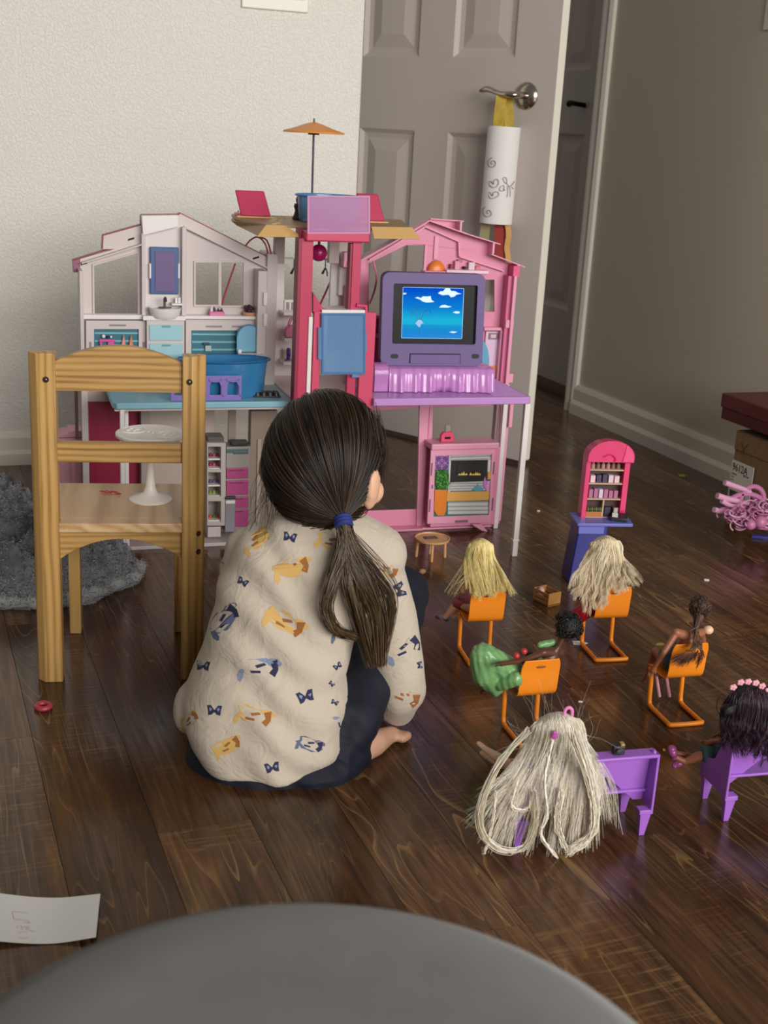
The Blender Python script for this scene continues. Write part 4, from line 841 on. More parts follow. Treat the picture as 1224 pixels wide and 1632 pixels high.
for i in range(90):
    cx, cy = rr.uniform(696, 714), rr.uniform(750, 778); a_ = rr.uniform(0, 6.28); l_ = rr.uniform(3, 5.5); w_ = 1.2
    p = [(cx, cy), (cx+l_*.5*math.cos(a_)-w_*math.sin(a_), cy+l_*.5*math.sin(a_)+w_*math.cos(a_)), (cx+l_*math.cos(a_), cy+l_*math.sin(a_)), (cx+l_*.5*math.cos(a_)+w_*math.sin(a_), cy+l_*.5*math.sin(a_)-w_*math.cos(a_))]
    bb_ = fb-.005-rr.uniform(0, .003); (lf if i % 2 else lf2).add([P3(x, y, bb_-(.0015 if j % 2 else 0)) for j, (x, y) in enumerate(p)], [(0, 1, 2), (0, 2, 3)])
o = lf.build('printed_leaves', LEAF, fd, smooth=False); o['kind'] = 'stuff'; o = lf2.build('printed_leaves', LEAF2, fd, smooth=False); o['kind'] = 'stuff'
relief('printed_leaf_mass', [(694, 756), (700, 748), (709, 748), (716, 756), (715, 774), (708, 780), (699, 780), (693, 772)], M('leaf_dark', '#27561F', .5), .0045, .002)
relief('printed_vase', [(752, 781), (757, 776), (761, 774), (762, 770), (763, 774), (769, 777), (771, 780), (767, 783), (757, 783)], M('vase_blue', '#5B9BB4', .35)); relief('printed_vase', [(771, 766), (773, 759), (775, 766), (776, 775), (775, 782), (771, 776)], M('vase_pink', '#CE7FC4', .35)); relief('printed_vase', [(776, 768), (781, 766), (780, 783), (775, 783)], M('vase_pink2', '#D69AD0', .35)); relief('printed_candle', [(778, 752), (782, 752), (782, 764), (777, 764)], M('candle', '#E0A24E', .5))
pbox('finger_slot', 725, 829, 746, 833, fb-.0065, .001, M('slot_mauve', '#7E5A70', .6), ff)
for x, y0, y1 in ((688, 738, 758), (787, 736, 756), (685, 796, 816), (785, 794, 814), (689, 773, 779)): pbox('finger_slot', x-1.3, y0, x+1.3, y1, fb-.0065, .001, MATS['slot_mauve'], ff)
panel('foot_bracket', [(752, 836), (768, 836), (778, 848), (768, 846)], None, fb-.01, .01, PKL)
# pink case left of the lower floor
lf_ = Fr(D.w(D.p(88, 760, .1).x-.04, .085, 0), 18)
t = thing('pink_toy_case', lf_, 'pale pink toy case with a notched lid standing behind the wooden chair', 'toy case')
cA = lf_.p(133, 760).x; cz = lf_.p(110, 687).z; cz2 = lf_.p(110, 698).z
PKC = M('case_pink', '#D79DAA', .45)
MB().box((.0, .0, .001), (cA, .06, cz2)).build('case_body', PKC, t, bev=.004)
MB().prism([(.0, cz2+.002), (cA, cz2+.002), (cA, cz), (cA*.72, cz), (cA*.68, cz-.006), (cA*.5, cz-.006), (cA*.46, cz), (0, cz)], None, lambda a, z: (a, -.002, z), (0, .062, 0)).build('lid', PKC, t, bev=.002)
bx('handle_post', (0, 0, 0), (0.001, .001, .001), PKC, t) if False else None
MB().box((cA-.016, -.006, cz-.018), (cA-.009, -.001, lf_.p(124, 622).z)).build('upright', M('mauve_post', '#8A6672', .5), t)

# ================================================================ THINGS STANDING IN AND ON THE DOLLHOUSE
def at(x, y, b, z=None):
    p = D.p(x, y, b); return Fr(D.w(p.x, b, p.z if z is None else z), 18)
# roof pool, umbrella, chairs, figure
pf = at(523, 365, -.06, ZT)
t = thing('roof_pool', pf, 'translucent blue oval toy pool on the roof terrace under the orange umbrella', 'toy pool')
pa0, pa1 = pf.p(472, 308).x, pf.p(576, 312).x; ph = pf.p(523, 312, 0).z; rx = (pa1-pa0)/2; cx = (pa0+pa1)/2
GLB2 = M('translucent_pool', '#5E9CD0', .15, alpha=.7, coat=.3)
MB().lathe([(0, .001), (rx*.85, .001), (rx*.9, .006), (rx*.94, ph-.004), (rx, ph-.002), (rx, ph), (rx*.92, ph), (rx*.87, .008), (0, .004)], 40, (cx, 0, 0), sy=.75).build('tub', GLB2, t, angle=.8)
MB().tube([(cx+rx*math.cos(a), rx*.75*math.sin(a), ph) for a in np.linspace(0, 2*math.pi, 49)[:-1]], .002, 8, closed=True).build('rim', M('pool_rim', '#3F7DB6', .2), t)
uf = at(499, 360, .05, ZT)
t = thing('toy_umbrella', uf, 'orange toy parasol on a thin dark pole above the roof pool', 'umbrella')
uz = uf.p(500, 212).z; ut = uf.p(500, 194).z; uw = (uf.p(548, 211).x-uf.p(452, 209).x)/2; ux = uf.p(500, 210).x; kb = uf.p(498, 300).x
MB().tube([(kb, 0, .001), (ux, 0, uz+.004)], .0024, 8).tube([(ux-.012, 0, uz-.002), (ux+.012, 0, uz-.002)], .002, 6).build('pole', M('pole_navy', '#2A2F48', .4), t)
m = MB(); prof = [(uw, uz), (uw*.98, uz+.003), (uw*.6, uz+(ut-uz)*.45), (uw*.25, uz+(ut-uz)*.82), (0, ut), ]
m.lathe(prof+[(0, ut-.003), (uw*.6, uz+(ut-uz)*.45-.003), (uw*.97, uz-.0005), (uw, uz)], 24, (ux, 0, 0)); m.build('canopy', M('umbrella_orange', '#E8912F', .4), t, angle=.35)
MB().tube([(ux, 0, ut-.002), (ux, 0, ut+.007)], .0018, 8).build('finial', MATS['pole_navy'], t)
def deckchair(x0, x1, yt, yb, b, lab):
    f = at((x0+x1)/2, yb, b, ZT); tt = thing('toy_deck_chair', f, lab, 'toy chair', None)
    a0, a1 = f.p(x0, (yt+yb)/2).x, f.p(x1, (yt+yb)/2).x; zt_ = f.p((x0+x1)/2, yt, .02).z; sh = f.p(x0-3, yt).x-f.p(x0+3, yb).x
    vs = [(a0+.006, 0, .004), (a1+.006, 0, .004), (a1+.006, .005, .004), (a0+.006, .005, .004), (a0-.004, .02, zt_), (a1-.006, .02, zt_), (a1-.006, .025, zt_), (a0-.004, .025, zt_)]
    MB().hexa(vs).build('backrest', MAG, tt, bev=.0025); MB().box((a0, -.045, .001), (a1+.008, .004, .007)).build('seat', MAG, tt, bev=.002) if False else MB().box((a0, .006, .001), (a1+.006, .05, .007)).build('seat', MAG, tt, bev=.002)
    MB().box((a0-.004, -.01, .0002), (a1+.012, .004, .003)).build('foot_bar', TANP, tt, bev=.001); return tt
deckchair(380, 428, 304, 352, .0, 'magenta toy deck chair on the left end of the roof terrace'); deckchair(574, 610, 309, 358, -.03, 'magenta toy deck chair behind the pink balcony screen')
f = at(474, 354, -.03, ZT); t = thing('dark_figurine', f, 'small dark figurine beside the blue roof pool', 'figurine')
MB().lathe([(0, .001), (.011, .001), (.012, .004), (.008, .012), (.006, .02), (.009, .028), (.0075, .034), (0, .036)], 16, (0, 0, 0)).build('body', M('figurine_brown', '#3C302C', .5), t, angle=1.5); MB().ell((.002, 0, .042), (.007, .007, .009), 12, 8).build('head', MATS['figurine_brown'], t)
# ball, hangers
f = at(508, 403, -.12); f = Fr(f.o-Vector((0, 0, 0)), 18); t = thing('hanging_ball', f, 'dark magenta ball hanging under the roof terrace in the elevator frame', 'ball'); rb = 13.5*mmpp(f.o)
MB().ell((0, 0, 0), rb, 24, 16).build('ball', M('ball_magenta', '#9E1258', .3), t, angle=3); MB().tube([(0, 0, rb-.001), (0, 0, f.p(508, 372).z)], .0028, 8).build('hook', MATS['magenta_deep'], t)
for x, lab in ((469, 'black toy clothes hanger on the left part of the white rail'), (519, 'black toy clothes hanger on the rail beside the magenta ball')):
    f = at(x, 413, TB-.012); t = thing('toy_hanger', f, lab, 'hanger'); k = mmpp(f.o)
    MB().tube(cat([(0, 0, 0), (0, 0, -.008), (0, 0, -16*k)], 8), .0014, 6).build('hook', M('hanger_black', '#1C1A1A', .4), t)
    MB().tube(cat([(-5*k, -.002, -23*k), (-2*k, 0, -18*k), (0, 0, -14*k), (3*k, 0, -20*k), (4*k, .002, -27*k)], 16), np.interp(np.linspace(0, 1, 16), [0, .15, .5, 1], [.003, .0028, .0016, .0014]), 8).build('arms', MATS['hanger_black'], t)
# handbag and boots on the tower shelves
f = at(466, 537, TB-.045); t = thing('toy_handbag', f, 'pink toy handbag with loop handles on the white tower shelf', 'handbag'); k = mmpp(f.o)
pbx = MB().box((-.016, -.008, .0), (-.015, -.007, .001))
bg_ = MB().prism([(-14*k, 0), (14*k, 0), (14*k, 12*k), (9*k, 19*k), (-8*k, 19*k), (-14*k, 12*k)], None, lambda a, z: (a, -.008, z), (0, .016, 0)).build('bag', M('bag_pink', '#DC7FA0', .4), t, bev=.004)
for y in (-.007, .007): MB().tube(cat([(-6*k, y, 12*k), (-6*k, y, 22*k), (0, y, 31*k), (6*k, y, 24*k), (6*k, y, 17*k)], 20), .0014, 6).build('handle', M('bag_strap', '#C95F88', .4), t)
MB().box((-15*k, -.014, -5*k), (15*k, .014, -.0008)).build('stand', WH2, t)
f = at(465, 577, TB-.02); k = mmpp(f.o)
for i, x in enumerate((-6, 4)):
    g = Fr(f.w(x*k, -.003*i, .0008), 18); t = thing('toy_boot', g, ('left','right')[i]+' purple toy boot of the pair on the lower tower shelf', 'boot', None)
    MB().chain([(0, 0, .004), (.001, .0, .014), (0, 0, 19*k)], [.0045, .0042, .005], 10).build('shaft', M('boot_purple', '#4A2E86', .4), t, angle=2); MB().chain([(0, 0, .0045), (-.007, -.008, .0035)], [.0045, .0035], 10).build('foot', MATS['boot_purple'], t, angle=2)
# pink bottle tray, bowl of bits on the counter
f = at(345, 504, -.018); k = mmpp(f.o); t = thing('bottle_tray', f, 'pink toy tray of small bottles on the white counter under the window', 'tray')
MB().box((-12*k, -.008, .0004), (12*k, .008, 8*k)).build('tray', M('tray_pink', '#D678A6', .4), t, bev=.0015)
for x, h, mt in ((-8, 16, WH2), (-4, 15, M('bottle_plum', '#4A2A40', .4)), (3, 13, MATS['bottle_plum']), (8, 13, MATS['bottle_plum'])): MB().lathe([(0, 8*k), (2.3*k, 8*k), (2.3*k, (h-3)*k), (1*k, (h-2)*k), (1*k, h*k), (0, h*k)], 10, (x*k, 0, 0)).build('bottle', mt, t)
f = at(397, 505, -.018); t = thing('toy_bowl', f, 'tan toy bowl of dark curls at the right end of the counter', 'bowl')
MB().lathe([(0, .0004), (7*k, .0004), (10.5*k, 4*k), (11*k, 8*k), (0, 7*k)], 20).build('bowl', M('bowl_tan', '#D9A27C', .4), t, angle=.8)
for i in range(9): a_ = i*.7; MB().ell((7*k*math.cos(a_)*(i % 2+.4)*.7, 5*k*math.sin(a_), (10+(i % 3)*3)*k), (3.2*k, 3*k, 3.2*k), 8, 6).build('curl', MATS['bottle_plum'], t)
# ---- tub, gate, egg tray, toilet, on the blue deck
f = Fr(D.w(D.p(330, 620, -.112).x, -.112, DZL+.0006), 18); t = thing('toy_bathtub', f, 'translucent blue oval toy bathtub on the light blue deck behind the chair', 'bathtub')
xr_ = f.p(430, 571).x; zt_ = f.p(380, 572).z; rx = .098; cx = xr_-rx
MB().lathe([(0, .0), (rx*.82, .0), (rx*.86, .006), (rx*.95, zt_-.004), (rx, zt_-.002), (rx, zt_), (rx*.93, zt_), (rx*.84, .01), (0, .005)], 48, (cx, 0, 0), sy=.48).build('tub', M('tub_blue', '#387EB2', .15, alpha=.85, coat=.3), t, angle=.7)
MB().tube([(cx+rx*math.cos(a), rx*.48*math.sin(a), zt_) for a in np.linspace(0, 2*math.pi, 57)[:-1]], .0022, 8, closed=True).build('rim', M('tub_rim', '#1E5F98', .2), t)
f = Fr(D.w(D.p(330, 636, -.17).x, -.1695, DZL+.0006), 18); t = thing('toy_gate', f, 'translucent lilac toy gate panel leaning at the front of the blue bathtub', 'toy gate')
GT = M('gate_lilac', '#8D7CC6', .25, alpha=.85); gl, gr = f.p(272, 620).x, f.p(385, 620).x; gz = f.p(350, 599).z
hs = []
for i in range(4):
    c_ = gl+(gr-gl)*(i+.5)/4; w_ = (gr-gl)/4*.30; hs.append([(c_-w_, gz*.22), (c_+w_, gz*.22), (c_+w_, gz*.62), (c_+w_*.6, gz*.78), (c_-w_*.6, gz*.78), (c_-w_, gz*.62)])
MB().prism([(gl, .0), (gr, .0), (gr, gz), (gl, gz)], hs, lambda a, z: (a, 0, z), (0, .004, 0)).build('gate', GT, t, bev=.0008)
for i in range(4):
    c_ = gl+(gr-gl)*(i+.5)/4; w_ = (gr-gl)/4*.36; MB().tube(cat([(c_-w_, -.001, gz*.88), (c_-w_*.8, -.001, gz*.8), (c_, -.001, gz*.76), (c_+w_*.8, -.001, gz*.8), (c_+w_, -.001, gz*.88)], 14), .0016, 6).build('moulding', GT, t)
    MB().tube(cat([(c_+w_, -.001, gz*.6), (c_+w_, -.001, gz*.3), (c_+w_*1.4, -.001, gz*.16)], 10), .0014, 6).build('moulding', GT, t)
f = Fr(D.w(D.p(426, 632, -.14).x, -.13, DZL+.0006), 14); k = mmpp(f.o); t = thing('bun_tray', f, 'black toy muffin tray with raised cups on the right of the blue deck', 'tray')
BKP = M('black_plastic', '#2B2B2D', .4)
MB().box((-22*k, -.014, 0), (22*k, .02, .003)).build('tray', BKP, t, bev=.001)
for i in range(4):
    for j in range(2): MB().lathe([(6*k, .003), (4.4*k, .0095), (0, .0105)], 12, ((-15+10*i)*k, -.006+.015*j, 0)).build('cup', BKP, t, angle=.5)
f = Fr(D.w(D.p(402, 622, -.045).x, -.044, DZL+.0006), 18); t = thing('toy_toilet', f, 'white toy toilet with raised light blue lid behind the bathtub', 'toilet'); lw0, lw1 = f.p(380, 545, -.012).x, f.p(420, 545, -.012).x; zl0, zl1 = f.p(400, 563, -.012).z, f.p(400, 520, -.012).z; c_ = (lw0+lw1)/2; hw = (lw1-lw0)/2
MB().lathe([(.018, 0), (.016, .012), (.014, zl0*.5), (hw*.95, zl0-.006), (hw, zl0-.002), (0, zl0-.002)], 28, (c_, -.012, 0), sy=.8).build('bowl', WH2, t, angle=.8)
L_ = [(lw0, zl0), (lw1, zl0), (lw1, zl1-hw)]+[(c_+hw*math.cos(a), zl1-hw+hw*math.sin(a)) for a in np.linspace(0, math.pi, 17)[1:]]
MB().prism(L_, None, lambda a, z: (a, .006, z), (0, .003, 0)).build('lid', M('lid_blue', '#76B2CF', .35), t, bev=.001); MB().tube([(a, .0055, z) for a, z in L_[2:]], .0016, 6).build('lid_rim', M('lid_rim', '#3E7F9E', .35), t)
for a in (lw0+.006, lw1-.006): MB().box((a-.004, .0, zl0-.002), (a+.004, .006, zl0+.006)).build('hinge', WH2, t, bev=.001)
# ---- purple moulded bed with drape, tablet
f = Fr(D.w(D.p(745, 632, -.18).x, -.19, DZR+.001), 15); t = thing('purple_toy_bed', f, 'pinkish purple moulded plastic toy bed with draped cover on the purple deck', 'toy bed')
PB = M('bed_purple', '#C788CA', .22, coat=.3)
b0_, b1_ = f.p(620, 610).x, f.p(788, 606).x; bz_ = f.p(700, 588).z
vs = []; nb = 90; 
def fold(s): return .0022*math.sin(s*46)+.0016*math.sin(s*91+1)+.0012*math.sin(s*23+2)
for i in range(nb+1):
    s = i/nb; x = b0_+(b1_-b0_)*s; fo_ = fold(s)
    for (y, z) in ((-.006+fo_*1.6-.006*(s > .3)*math.sin(s*9), .0005), (-.004+fo_*1.3, bz_*.3), (-.001+fo_, bz_*.7), (.003+fo_*.5, bz_*.93), (.01, bz_), (.075, bz_), (.078, .0005)): vs.append((x, y, z))
n7 = 7; fs = [(i*n7+j, (i+1)*n7+j, (i+1)*n7+j+1, i*n7+j+1) for i in range(nb) for j in range(n7-1)]+[tuple(range(n7-1, -1, -1)), tuple(nb*n7+j for j in range(n7))]+[(i*n7+6, (i+1)*n7+6, (i+1)*n7, i*n7) for i in range(nb)]
MB().add(vs, fs).build('draped_cover', PB, t, angle=1.4)
p0, p1 = f.p(597, 610).x, f.p(617, 610).x; pzz = f.p(606, 583).z
m = MB(); NS = 13
for i in range(NS):
    x = p0+(p1-p0)*i/(NS-1); m.tube(cat([(x, -.002, .001), (x, -.003, pzz*.7), (x, .006, pzz), (x, .03, pzz*1.02), (x, .06, pzz*.9)], 14), (p1-p0)/NS*.62, 6)
o = m.box((p0, .0, .001), (p1, .06, pzz*.93)).build('ribbed_pillow', PB, t)
o['kind'] = 'stuff'
tb = Fr(f.w(f.p(690, 585).x, .03, bz_+.0008), 15)
t = thing('tablet', tb, 'tablet in a thick purple foam case showing a blue sea cartoon sky', 'tablet')
T0, T1 = tb.p(609, 510).x, tb.p(775, 505).x; tz = tb.p(690, 437).z; tz0 = 0.0; w_ = T1-T0
CASE = M('case_purple', '#5E4782', .5)
def rr_(x0, z0, x1, z1, r, n=6): 
    out = []
    for cx, cz, a in ((x1-r, z0+r, -90), (x1-r, z1-r, 0), (x0+r, z1-r, 90), (x0+r, z0+r, 180)):
        out += [(cx+r*math.cos(math.radians(a+90*i/n)), cz+r*math.sin(math.radians(a+90*i/n))) for i in range(n+1)]
    return out
lean = .10
S0, S1 = tb.p(628, 510).x, tb.p(762, 505).x; sz0, sz1 = tb.p(690, 549).z, tb.p(690, 455).z
tl_ = lambda a, z: (a, z*lean, z)
outp = rr_(T0, tz0, T1, tz, .018)
outp = [(a+(.004*math.sin(math.pi*(z/tz)) if a < (T0+T1)/2 else -.004*math.sin(math.pi*(z/tz))), z) for a, z in outp]
MB().prism(outp, [rr_(S0, sz0, S1, sz1, .004, 3)], tl_, (0, .022, 0)).build('foam_case', CASE, t, bev=.0075, seg=5, smooth=True)
MB().prism(rr_(S0-.004, sz0-.004, S1+.004, sz1+.004, .004, 3), None, lambda a, z: (a, z*lean+.009, z), (0, .008, 0)).build('bezel', M('bezel_black', '#08080A', .35, spec=.15), t)
hx0, hx1 = tb.p(654, 570).x, tb.p(733, 570).x; hz0, hz1 = tb.p(690, 579).z, tb.p(690, 565).z
MB().prism(rr_(hx0, hz0, hx1, hz1, .002, 3), None, lambda a, z: (a, z*lean-.003, z), (0, .006, 0)).build('stand_handle', CASE, t, bev=.001)
MB().tube([(a, z*lean-.0012, z) for a, z in ((hx0-.001, hz0), (hx0-.001, hz1+.001), (hx1+.001, hz1+.001), (hx1+.001, hz0))], .0009, 6).build('handle_gap', M('gap_dark', '#1C1230', .6), t)
for x in (629, 758): c_ = tb.p(x, 568); m = MB().prism(rr_(c_.x-.0085, c_.z-.0048, c_.x+.0085, c_.z+.0048, .0045, 5), None, lambda a, z: (a, z*lean-.0006, z), (0, .003, 0)); m.build('speaker_hole', M('hole_black', '#07050C', .6), t)
c_ = tb.p(697, 551); MB().prism(rr_(c_.x-.012, c_.z-.003, c_.x+.012, c_.z+.004, .003, 4), None, lambda a, z: (a, z*lean+.006, z), (0, .003, 0)).build('camera_notch', MATS['hole_black'], t)
# screen picture: sky and sea (emissive, it is a lit display)
def screenmat():
    m, n, l, b = nt('screen_sky'); tc = n.new('ShaderNodeTexCoord'); sp = n.new('ShaderNodeSeparateXYZ'); l.new(tc.outputs['Generated'], sp.inputs[0])
    r = ramp(n, l, sp.outputs['Z'], [(0, '#349AF0'), (.12, '#2298EC'), (.25, '#1FA6E6'), (.28, '#25C0EE'), (.36, '#22C8F0'), (.6, '#128EE8'), (1, '#0650E0')]); b.inputs['Base Color'].default_value = (0, 0, 0, 1); b.inputs['Roughness'].default_value = .5; b.inputs['Specular IOR Level'].default_value = 0.0
    l.new(r.outputs[0], b.inputs['Emission Color']); b.inputs['Emission Strength'].default_value = .8; return m
q0, q1 = tb.p(644, 515).x, tb.p(742, 503).x; qz0, qz1 = tb.p(692, 541).z, tb.p(692, 461).z
def scr(name, pts, mat, d): return MB().prism(pts, None, lambda a, z: (a, z*lean+d, z), (0, .0003, 0)).build(name, mat, t, smooth=False)
scr('screen', rr_(q0, qz0, q1, qz1, .0015, 2), screenmat(), .0088)
SW = emit('screen_cloud', '#DDF8FF', .95); SI = emit('screen_ink', '#123A66', .5); SP = emit('screen_pale', '#9CC6EE', .9); SE = emit('screen_edge', '#9AD0FF', 1.0)
def sp(zx, zy): return (q0+(q1-q0)*(zx-50)/985, qz1-(qz1-qz0)*(zy-125)/805)
for L in ([(615,210),(650,180),(700,175),(735,130),(800,125),(830,170),(890,170),(950,200),(1000,210),(920,225),(880,260),(830,270),(790,230),(690,240)], [(245,290),(290,275),(340,290),(380,262),(440,265),(500,255),(510,310),(560,350),(440,362),(370,345),(330,315)], [(640,435),(680,400),(740,392),(790,408),(850,415),(790,435)], [(870,510),(920,488),(980,495),(980,520),(930,528)], [(60,215),(100,215),(110,230),(60,245)], [(820,830),(870,812),(960,820),(900,842)]): scr('cloud', [sp(*p) for p in L], SW, .0083)
scr('island', [sp(*p) for p in [(265,690),(290,650),(330,632),(370,650),(400,690),(360,700),(340,760),(310,740)]], SP, .0083)
for L in ([(295,620),(280,580),(245,530),(205,520),(220,590)], [(205,515),(270,490),(290,430),(330,420),(380,440),(390,470)], [(330,630),(335,560),(345,480)], [(355,620),(380,570),(415,490),(490,480),(515,545)], [(415,490),(450,510),(435,555)], [(270,680),(300,640),(330,630),(370,640),(400,680)], [(330,760),(345,880)]):
    pts = [sp(*p) for p in L]; MB().tube([(a, z*lean+.0083, z) for a, z in cat([(a, z, 0) for a, z in pts], 14)[:, :2]], .00045, 4).build('drawn_line', SI, t)
MB().tube([(a, z*lean+.0084, z) for a, z in rr_(q0, qz0, q1, qz1, .0015, 2)], .0006, 4, closed=True).build('screen_edge', SE, t)
# ---- perfume bottle on the mantel
f = Fr(D.w(D.p(711, 712, fb+.01).x, fb+.01, D.p(711, 707, fb).z+.0006), 18); mz = D.p(740, 707, fb-.012).z; f = Fr((f.o.x, f.o.y, mz+.0006), 18); k = mmpp(f.o)
t = thing('toy_perfume_bottle', f, 'small red toy perfume bottle with clear cap on the pink mantel', 'toy bottle')
MB().prism([(-11*k, 0), (11*k, 0), (11*k, 11*k), (7*k, 16*k), (-7*k, 16*k), (-11*k, 11*k)], None, lambda a, z: (a, -.006, z), (0, .012, 0)).build('bottle', M('bottle_red', '#E0486A', .3), t, bev=.0015)
MB().box((-5*k, -.0066, 5*k), (5*k, -.0058, 8.5*k)).build('window', MATS['bezel_black'], t); MB().box((-4*k, -.004, 16*k), (4*k, .004, 27*k)).build('cap', M('cap_clear', '#B9A9A0', .15, alpha=.55), t, bev=.0008); MB().box((-1.5*k, -.002, 16*k), (1.5*k, .002, 24*k)).build('nozzle', MATS['bezel_black'], t)
# ================================================================ DOLL FURNITURE
ORG = M('chair_orange', '#F08A1E', .35); LIL = M('bench_purple', '#A066C6', .33)
CW, CL = .058, .078
def orange_chair(fr, label):
    t = thing('doll_chair', fr, label, 'doll chair', None)
    r = .0041; zs = .074
    P = [(0, CL+.006, zs-.004), (0, CL, .05), (0, CL-.003, .012), (0, CL-.012, .0045), (0, CL-.03, .0038), (0, .008, .0038), (.004, 0, .0038), (CW-.004, 0, .0038), (CW, .008, .0038), (CW, CL-.03, .0038), (CW, CL-.012, .0045), (CW, CL-.003, .012), (CW, CL, .05), (CW, CL+.006, zs-.004)]
    MB().tube(cat(P, 90), r, 10).build('frame', ORG, t, angle=2)
    # one bent shell: seat running back and curving up into the backrest
    prof = [(CL+.012, zs-.003), (CL, zs), (.05, zs-.002), (.034, zs-.001), (.026, zs+.004), (.022, zs+.014), (.019, zs+.044), (.015, zs+.065)]
    C = cat([(0, a, b) for a, b in prof], 28); vs = []; x0, x1 = -.003, CW+.004
    for i, c in enumerate(C):
        tg = C[min(i+1, 27)]-C[max(i-1, 0)]; tg /= np.linalg.norm(tg); nn = np.array([0, -tg[2], tg[1]])*.0011
        ins = .004*max(0, (i-24)/3)**2
        for x, s in ((x0+ins, -1), (x1-ins, -1), (x1-ins, 1), (x0+ins, 1)): vs.append((x, c[1]+s*nn[1], c[2]+s*nn[2]))
    fs = [(i*4+j, i*4+(j+1) % 4, i*4+4+(j+1) % 4, i*4+4+j) for i in range(27) for j in range(4)]+[(3, 2, 1, 0), (108, 109, 110, 111)]
    MB().add(vs, fs).build('seat_shell', ORG, t, bev=.0008, angle=.9)
    m = MB(); m.ell((CW/2, .0155, zs+.053), (.0085, .0012, .0022), 14, 8); m.build('hand_slot', M('slot_brown', '#8A4A12', .6), t)
    return t
c1 = Fr(fl(749, 1062), 13); c2 = Fr(fl(950, 1055), 13); c3 = Fr((.232, 1.725, 0), 18); c4 = Fr(fl(1067, 1159), 16)
orange_chair(c1, 'orange doll chair under the doll with straight yellow hair'); orange_chair(c2, 'orange doll chair under the doll with wavy pale blonde hair'); orange_chair(c3, 'orange doll chair under the green-dressed doll with black curls'); orange_chair(c4, 'orange doll chair under the doll with the brown ponytail')
def sofa_bench(fr, L, label):
    t = thing('doll_sofa', fr, label, 'doll sofa', None); D_ = .075
    MB().prism([(.004, .042), (.018, .042), (.062, .083), (L-.062, .083), (L-.018, .042), (L-.004, .042), (L-.004, .121), (.004, .121)], None, lambda a, z: (a, .018+(.121-z)*.12, z), (0, .003, 0)).build('back_sheet', LIL, t, bev=.0006)
    MB().box((.0, .0, .119), (L, .022, .124)).build('top_rim', LIL, t, bev=.0018)
    for x in (0, L-.004): MB().prism([(0, .038), (0, .124), (.020, .124), (.042, .078), (D_, .064), (D_, .038)], None, lambda a, z: (x, a, z), (.004, 0, 0)).build('end_panel', LIL, t, bev=.0012)
    MB().box((.004, .02, .058), (L-.004, D_, .062)).build('seat', LIL, t, bev=.001)
    MB().prism([(.004, .042), (.03, .042), (.045, .05), (L-.045, .05), (L-.03, .042), (L-.004, .042), (L-.004, .06), (.004, .06)], None, lambda a, z: (a, D_-.004, z), (0, .003, 0)).build('front_apron', LIL, t, bev=.0006)
    for x in (0, L-.02):
        for y in (0, D_-.014):
            MB().box((x, y, .034), (x+.02, y+.014, .041)).build('leg_pad', LIL, t, bev=.001)
            MB().hexa([(x+.005, y+.004, 0), (x+.013, y+.004, 0), (x+.013, y+.010, 0), (x+.005, y+.010, 0), (x+.002, y+.001, .036), (x+.018, y+.001, .036), (x+.018, y+.013, .036), (x+.002, y+.013, .036)]).build('leg', LIL, t, bev=.0006)
    MB().ell((L-.006, .008, .1245), (.003, .004, .004), 10, 6).build('peg', LIL, t)
    return t
B1 = Fr(fl(816, 1354), 15); B2 = Fr(fl(1150, 1312), 15)
sofa_bench(B1, .2, 'purple doll sofa behind the tangled white blonde doll'); sofa_bench(B2, .2, 'purple doll sofa at the right photo edge under the dark haired doll')
f = Fr(B1.w(B1.p(985, 1203, .011).x, .012, .1245), 10); t = thing('black_toy', f, 'tiny black toy camera standing on the purple sofa rim', 'toy')
MB().box((-.008, -.005, 0), (.008, .005, .013)).build('body', BKP, t, bev=.0015); MB().lathe([(.004, 0), (.004, .004), (.0025, .0045), (0, .0045)], 14).build('lens', BKP, t).matrix_local = Matrix.Translation((-.002, -.005, .006)) @ Matrix.Rotation(math.pi/2, 4, 'X'); MB().box((.002, -.004, .013), (.007, .004, .0155)).build('flash', M('flash_gold', '#B59A5A', .4), t)
# kiosk
K = Fr(fl(908, 930), 8)
t = thing('toy_kiosk', K, 'pink arched toy shop kiosk on a blue counter behind the wavy blonde doll', 'toy kiosk')
NAVY = M('kiosk_blue', '#26277A', .35); NAVL = M('kiosk_blue_light', '#6F72C4', .35)
kz = K.p(935, 824, .02).z; x1 = K.p(1003, 838, .0).x; xa = K.p(931, 770, .03).x; xb = K.p(1001, 770, .03).x; kt = K.p(966, 703, .03).z; kb = K.p(966, 828, .03).z
MB().hexa([(-.004, 0, 0), (x1-.05, 0, 0), (x1-.05, .06, 0), (-.004, .06, 0), (.008, .0, kz-.012), (x1-.045, 0, kz-.012), (x1-.045, .06, kz-.012), (.008, .06, kz-.012)]).build('counter', NAVY, t, bev=.003)
MB().box((.006, -.004, kz-.03), (x1-.055, .0005, kz-.012)).build('counter_band', NAVL, t, bev=.001)
MB().prism([(.0, -.012), (x1+.004, -.012), (x1+.008, .03), (x1-.01, .066), (.002, .066)], None, lambda a, b: (a, b, kz-.011), (0, 0, .007)).build('countertop', NAVL, t, bev=.002)
rk = (xb-xa)/2; cx = (xa+xb)/2; za = kt-rk*.75
arch = [(xa, kb), (xb, kb), (xb, za)]+[(cx+rk*math.cos(a), za+rk*.75*math.sin(a)) for a in np.linspace(0, math.pi, 19)[1:-1]]+[(xa, za)]
KP = M('kiosk_pink', '#DB2268', .28, coat=.3)
hl = [(xa+.010, kb+.004), (xb-.012, kb+.004), (xb-.012, za-.004), (xa+.010, za-.004)]
MB().prism(arch, [hl], lambda a, z: (a, .028, z), (0, .028, 0)).build('arched_frame', KP, t, bev=.003)
